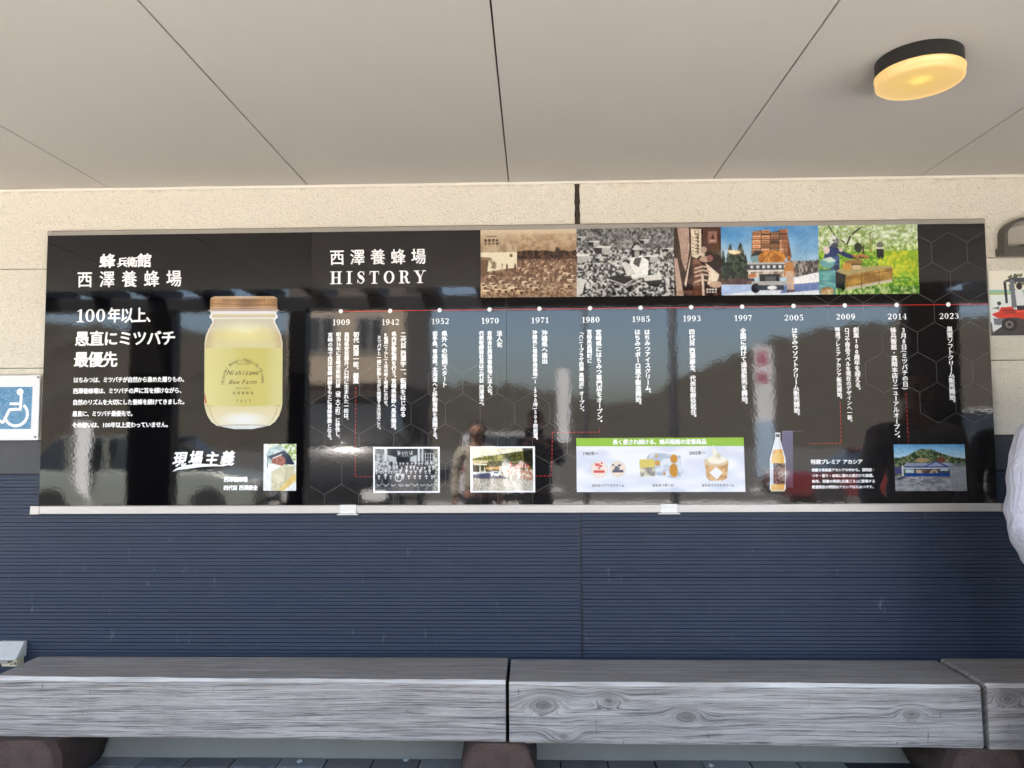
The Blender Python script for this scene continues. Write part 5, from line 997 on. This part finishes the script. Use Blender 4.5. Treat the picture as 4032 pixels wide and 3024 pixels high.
def person(label, loc, rz, H, shirt, trousers, arms, hair='short', hat=None, turn=0, held=None):
    s = H/1.7; P = lambda x, y, z, r=.1: (x*s, y*s, z*s, r*s)
    root = tag(empty('person', loc, rz), label, 'person')
    sh = [P(-.175, 0, 1.385, .062), P(.175, 0, 1.385, .062)]; el = [P(*arms[0][0], .046), P(*arms[1][0], .046)]; wr = [P(*arms[0][1], .029), P(*arms[1][1], .029)]
    V = [P(0, 0, .93, .135), P(0, .01, 1.10, .125), P(0, 0, 1.28, .145), P(0, 0, 1.40, .09), P(0, .005, 1.46, .055), P(0, .015, 1.54, .056)]; E = [(i, i+1) for i in range(5)]
    for k in (0, 1): n = len(V); V += [sh[k], el[k], wr[k]]; E += [(3, n), (n, n+1), (n+1, n+2)]
    for sx in (-1, 1): n = len(V); V += [P(sx*.095, 0, .86, .092), P(sx*.10, .01, .48, .058), P(sx*.10, -.01, .09, .04), P(sx*.105, .13, .035, .036)]; E += [(0, n), (n, n+1), (n+1, n+2), (n+2, n+3)]
    body = [skin([v[:3] for v in V], E, [v[3] if i not in (0, 1, 2) else (v[3]*1.12, v[3]*.8) for i, v in enumerate(V)], 2)]
    bm = bmesh.new(); bmesh.ops.create_uvsphere(bm, u_segments=28, v_segments=20, radius=1)
    for q in bm.verts:
        x, y, z = q.co; jaw = 1-.22*max(0, -z); q.co = Vector((x*.074*jaw, y*.094*(1-.1*max(0, -z)*(y < 0)), z*.118))
        if y > .9 and -.35 < z < .1 and abs(x) < .22: q.co.y += .018*(1-abs(x)/.22)
    cs, sn = math.cos(turn), math.sin(turn); hc = Vector((0, .025, 1.60))
    T = Matrix.Translation(hc*s) @ Matrix.Rotation(turn, 4, 'Z') @ Matrix.Scale(s, 4); bm.transform(T); hm = bpy.data.meshes.new('h'); bm.to_mesh(hm); bm.free(); body.append(hm)
    for sx in (-1, 1):
        bm = bmesh.new(); bmesh.ops.create_uvsphere(bm, u_segments=12, v_segments=10, radius=1); bm.transform(T @ Matrix.Translation((sx*.076, -.004, -.012)) @ Matrix.Diagonal((.010, .018, .031, 1))); q = bpy.data.meshes.new('e'); bm.to_mesh(q); bm.free(); body.append(q)
    for k, sx in ((0, -1), (1, 1)):
        d = Vector(wr[k][:3])-Vector(el[k][:3]); up = Vector(arms[k][2]) if len(arms[k]) > 2 else Vector((sx, 0, .2)); body += hand(wr[k][:3], d, up, sx if len(arms[k]) < 4 else arms[k][3], s)
    link('body', merge('body', body), M['skin'], root)
    # clothes
    V = [P(0, 0, .90, .15), P(0, .01, 1.10, .145), P(0, 0, 1.28, .16), P(0, 0, 1.405, .095), P(0, .004, 1.445, .066)]; E = [(i, i+1) for i in range(4)]
    for k in (0, 1):
        n = len(V); a_, b_, c_ = (Vector(q[:3]) for q in (sh[k], el[k], wr[k])); V += [(*a_, .079*s), (*(a_*.5+b_*.5), .067*s), (*b_, .056*s), (*(b_*.5+c_*.5), .050*s), (*(b_*.12+c_*.88), .043*s)]; E += [(3, n)]+[(n+i, n+i+1) for i in range(4)]
    sm = skin([v[:3] for v in V], E, [v[3] if i not in (0, 1, 2) else (v[3]*1.14, v[3]*.85) for i, v in enumerate(V)], 3)
    rr = random.Random(len(label)); p0_ = [rr.uniform(0, 6) for _ in range(4)]
    for v in sm.vertices:
        x, y, z = v.co; n = v.normal; fo = max(0, min(1, (abs(x)-.17*s)/.05/s)); v.co = v.co+n*fo*s*(.0045*math.sin(z*52+y*38+3*math.sin(z*13+x*9)+p0_[2])*max(0, math.sin(z*17+p0_[3]+y*9)))-Vector((0, 0, 0)); v.co = v.co+n*(.0022*math.sin(z*38+x*24+p0_[0]+1.6*math.sin(y*14+z*11))+.0012*math.sin(z*80-x*50+p0_[1]+2*math.sin(x*30)))*s
    sm.update(); link('shirt', merge('shirt', [sm]), shirt, root)
    V = [P(0, 0, 1.0, .135), P(0, 0, .90, .14)]; E = [(0, 1)]
    for sx in (-1, 1): n = len(V); V += [P(sx*.095, 0, .80, .105), P(sx*.10, .01, .48, .08), P(sx*.10, -.008, .10, .068)]; E += [(1, n), (n, n+1), (n+1, n+2)]
    link('trousers', merge('trousers', [skin([v[:3] for v in V], E, [(v[3]*1.14, v[3]*.85) if i < 2 else v[3] for i, v in enumerate(V)], 2)]), trousers, root)
    for sx in (-1, 1): link('shoe', merge('shoe', [skin(*chain([P(sx*.10, -.06, .045, .044), P(sx*.10, .02, .05, .046), P(sx*.105, .13, .036, .042), P(sx*.107, .19, .03, .03)]), 2)]), M['shoe'], root)
    # hair, eyes, brows, mouth
    bm = bmesh.new(); bmesh.ops.create_uvsphere(bm, u_segments=30, v_segments=22, radius=1); dl = []
    for q in bm.verts:
        x, y, z = q.co; low = -.55 if hair == 'short' else -1.6
        if (y > .25 and z < .42) or (z < -.25 and hair == 'short' and y > -.9): dl.append(q); continue
        k = 1.0 if hair == 'short' else 1.1; q.co = Vector((x*.085*k, y*.106-.006, z*.128*(1.0 if z > -.2 or hair == 'short' else 1.5)))
    bmesh.ops.delete(bm, geom=dl, context='VERTS'); bm.transform(T)
    for f in bm.faces: f.smooth = True
    q = bpy.data.meshes.new('hair'); bm.to_mesh(q); bm.free(); link('hair', q, M['hair'], root)
    for sx in (-1, 1):
        bm = bmesh.new(); bmesh.ops.create_uvsphere(bm, u_segments=10, v_segments=8, radius=.0095); bm.transform(T @ Matrix.Translation((sx*.030, .084, .004))); q = bpy.data.meshes.new('eye'); bm.to_mesh(q); bm.free(); link('eye', q, M['black_metal'], root)
        bm = bmesh.new(); bmesh.ops.create_cube(bm, size=1); bm.transform(T @ Matrix.Translation((sx*.030, .090, .024)) @ Matrix.Diagonal((.026, .006, .005, 1))); q = bpy.data.meshes.new('eyebrow'); bm.to_mesh(q); bm.free(); link('eyebrow', q, M['hair'], root)
    bm = bmesh.new(); bmesh.ops.create_uvsphere(bm, u_segments=12, v_segments=8, radius=1); bm.transform(T @ Matrix.Translation((0, .080, -.056)) @ Matrix.Diagonal((.022, .010, .006, 1))); q = bpy.data.meshes.new('mouth'); bm.to_mesh(q); bm.free(); link('mouth', q, M['tail_glass'], root)
    if hat:
        MB().lathe([(.001, .13), (.05, .125), (.082, .10), (.094, .055), (.095, .04), (.145, .025), (.146, .02), (.092, .03)], 30, tuple(hc), 'z').build('hat', hat, root, smooth=True); root.children[-1].scale = (s, s, s)
    return root
folded = (((-.245, -.01, 1.075), (-.06, .15, .87), (-.6, .3, .5)), ((.245, -.01, 1.075), (.06, .15, .87), (.6, .3, .5)))
phone = (((-.235, .10, 1.20), (-.085, .25, 1.385), (-1, -.2, .1)), ((.235, .10, 1.20), (.085, .25, 1.385), (1, -.2, .1)))
down = (((-.235, -.01, 1.12), (-.245, .04, .87)), ((.235, -.01, 1.12), (.245, .04, .87)))
person('person in pale lavender long sleeved shirt standing near the wall at the right edge', (1.935, -.62, 0), .06, 1.70, M['lavender'], M['denim'], folded)
person('person in dark clothes standing under the porch beyond the right end of the board', (3.08, -1.75, 0), -.1, 1.66, M['black_cloth'], M['denim'], down)
person('short person in a beige top with long dark hair beside the photographer', (-.54, -3.95, 0), 0, 1.50, M['beige_cloth'], M['navy_cloth'], down, 'long')
person('person in navy holding a phone up at the porch edge to photograph the board', (.02, -3.66, 0), 0, 1.585, M['navy_cloth'], M['black_cloth'], phone)
ph_ = tag(empty('phone', (0, -3.379, CAM_H-.004)), 'black phone held level in both hands of the photographer', 'phone')
MB().box(-.080, .080, -.0045, .0045, -.038, .038).build('phone_body', M['black_metal'], ph_, bevel=.003)
MB().box(-.074, .074, -.0056, -.0046, -.034, .034).build('screen', M['car_glass'], ph_)

# ------------------------------------------------------------------ car park beyond the porch
def car(label, loc, rz, paint, L_=4.3, W=1.68, Hh=1.48, van=False):
    r = tag(empty('parked_car', loc, rz), label, 'car', 'cars parked beyond the porch'); h = L_/2; w = W/2
    belt = Hh*.60
    if van: low = [(-h, .30), (h, .30), (h+.01, .62), (h-.02, .95), (h-.25, belt+.12), (-h+.02, belt+.10), (-h-.01, .60)]; top = [(h-.28, belt+.12), (h-.85, Hh-.06), (h-1.15, Hh), (-h+.25, Hh), (-h+.06, Hh-.10), (-h+.03, belt+.10)]
    else: low = [(-h, .28), (h, .28), (h+.02, .50), (h-.05, .72), (h-.85, belt), (-h+.10, belt+.03), (-h-.02, .75), (-h-.02, .45)]; top = [(h-.95, belt-.01), (h-1.65, Hh-.03), (h-2.0, Hh), (-h+.75, Hh-.02), (-h+.15, belt+.02)]
    def hull(poly, wid, inset):
        zs_ = [z for _, z in poly]; lo, hi = min(zs_), max(zs_); v = []
        for sg in (-1, 1): v += [(x, sg*(wid-inset*((z-lo)/(hi-lo))**1.3), z) for x, z in poly]
        n = len(poly); return MB().add(v, [tuple(range(n)), tuple(range(2*n-1, n-1, -1))]+[(i, (i+1) % n, (i+1) % n+n, i+n) for i in range(n)])
    hull(low, w, .05).build('body', paint, r, bevel=.05, seg=3, smooth=True); hull(top, w-.07, .16).build('cabin', M['car_glass'], r, bevel=.03, seg=2, smooth=True)
    tz = [(x, z) for x, z in top if z > Hh-.12]; xa, xb = max(x for x, _ in tz), min(x for x, _ in tz)
    MB().box(xb-.02, xa+.03, -(w-.21), w-.21, Hh-.015, Hh+.022).build('roof', paint, r, bevel=.015)
    for sg in (-1, 1):
        for px_ in ((xa+xb)/2, xb+.30): 
            MB().prism([(px_-.045, belt), (px_+.045, belt), (px_+.04, Hh-.01), (px_-.04, Hh-.01)], sg*(w-.235), sg*(w-.055), 'y').build('pillar', paint, r)
        for wx in (-h+.75, h-.80):
            t_o = MB().lathe([(.18, -.09), (.30, -.10), (.315, -.05), (.315, .05), (.30, .10), (.18, .09)], 28, (wx, sg*(w-.085), .315), 'y').build('wheel', M['rubber'], r, smooth=True)
            MB().lathe([(.001, -.03), (.17, -.04), (.19, -.085), (.19, .085), (.17, .04), (.001, .03)], 20, (wx, sg*(w-.085), .315), 'y').build('rim', M['rim'], t_o)
        MB().box(h-.08, h+.03, sg*(w-.42), sg*(w-.08), .60, .74).build('headlight', M['lamp_glass'], r, bevel=.02); MB().box(-h-.035, -h+.06, sg*(w-.28), sg*(w-.07), .70, .86).build('tail_light', M['tail_glass'], r, bevel=.02)
        MB().box((xa-.02), (xa+.12), sg*(w+.02), sg*(w+.17), belt+.04, belt+.16).build('wing_mirror', paint, r, bevel=.02)
    MB().box(h-.02, h+.045, -.24, .24, .40, .50).build('number_plate', M['plate_white'], r); MB().box(h-.03, h+.05, -w+.08, w-.08, .28, .38).build('bumper', M['rubber'], r, bevel=.02)
    return r
GZ = -.13
car('pale green silver car parked side on beyond the left porch post', (-6.9, -10.4, GZ), 0, M['paint_silver'])
car('tall black van parked nose first, left of the middle', (-2.75, -8.9, GZ), math.pi/2, M['paint_black'], 3.4, 1.60, 2.05, True)
car('white car parked tail first behind the short person in beige', (-.75, -14.6, GZ), -math.pi/2, M['paint_white'])
car('red car parked side on to the right of the banners', (6.6, -12.2, GZ), math.pi, M['paint_red'], 3.6, 1.6, 1.15)
car('white van parked far right of the porch', (9.0, -10.8, GZ), math.pi*.96, M['paint_white'], 4.4, 1.7, 1.85, True)
def banner(label, x, y, w, top, bot, cols, rz=0):
    r = tag(empty('banner_flag', (x, y, GZ), rz), label, 'banner', 'tall banner flags by the car park')
    MB().lathe([(.013, .04), (.013, top+.15)], 10).build('pole', M['alu'], r); MB().lathe([(.20, 0), (.19, .08), (.05, .10)], 20).build('base', M['white_plastic'], r)
    MB().box(0, w, -.006, .006, top-.01, top+.01).build('crossbar', M['alu'], r)
    zs_ = np.linspace(top, bot, 25); v = []; n = 8
    for z in zs_: v += [(.015+w*i/n, .03*math.sin(z*4+i*.5)*(i/n), z) for i in range(n+1)]
    MBX = MB().add(v, [(j*(n+1)+i, j*(n+1)+i+1, (j+1)*(n+1)+i+1, (j+1)*(n+1)+i) for j in range(24) for i in range(n)])
    me = MBX.build('flag_cloth', cols, r, smooth=True).data
    for p in me.polygons:
        u = (top-p.center.z)/(top-bot); xx = (p.center.x)/w
        p.material_index = (1 if (.06 < u < .16 or .19 < u < .29) and .2 < xx < .8 else 2 if u > .58 else 0) if len(cols) > 1 else 0
    return r
banner('white banner flag with red print at the top and pale blue below', 5.62, -16.2, .46, 3.72, .35, [M['flag_white'], M['flag_red'], M['flag_blue']])
banner('plain white banner flag right behind the photographer', .60, -16.2, .30, 3.15, 1.25, [M['flag_white']])
banner('plain white banner flag leaning near the left car', -7.9, -9.6, .32, 1.75, .2, [M['flag_white']], .2)
banner('plain white banner flag between the left car and the black van', -4.05, -10.2, .22, 1.5, .2, [M['flag_white']], -.1)
for lab, x, y, r0, h in (('thin grey lamp pole right of the middle of the car park', 1.74, -6.2, .052, 5.2), ('thinner grey pole just right of the photographer', .74, -7.5, .036, 4.2)):
    o = tag(empty('lamp_pole', (x, y, GZ)), lab, 'pole'); MB().lathe([(r0*1.15, .02), (r0, .5), (r0*.8, h)], 20).build('shaft', M['charcoal'], o, smooth=True); MB().lathe([(r0*2.6, 0), (r0*2.6, .03), (r0*1.3, .04)], 20).build('base_flange', M['charcoal'], o)
    MB().box(-.10, .10, -.35, .05, h-.02, h+.06).build('lamp_head', M['alu_top'], o, bevel=.02)
# neighbouring house
hs_ = tag(empty('neighbour_house', (-5.6, -22, GZ)), 'beige two storey house with a dark lower floor beyond the car park', 'house')
MB().box(-1.7, 1.8, -3, 3, 3.0, 6.4).build('upper_wall', M['house_wall'], hs_); MB().box(-1.65, 1.75, -2.9, 2.9, 0, 2.995).build('lower_wall', M['house_dark'], hs_)
MB().prism([(-2.2, 6.41), (2.3, 6.41), (.05, 7.9)], -3.5, 3.5, 'y').build('roof', M['roof'], hs_)
for x in (-1.1, .35):
    f = MB().box(x, x+.85, 2.98, 3.05, 3.9, 5.0).build('window', M['alu'], hs_); MB().box(x+.06, x+.40, 3.05, 3.06, 3.96, 4.94).box(x+.45, x+.79, 3.05, 3.06, 3.96, 4.94).build('pane', M['window_glass'], f)
MB().box(-.6, .4, 2.9, 2.97, .05, 2.1).build('door', M['alu_top'], hs_)
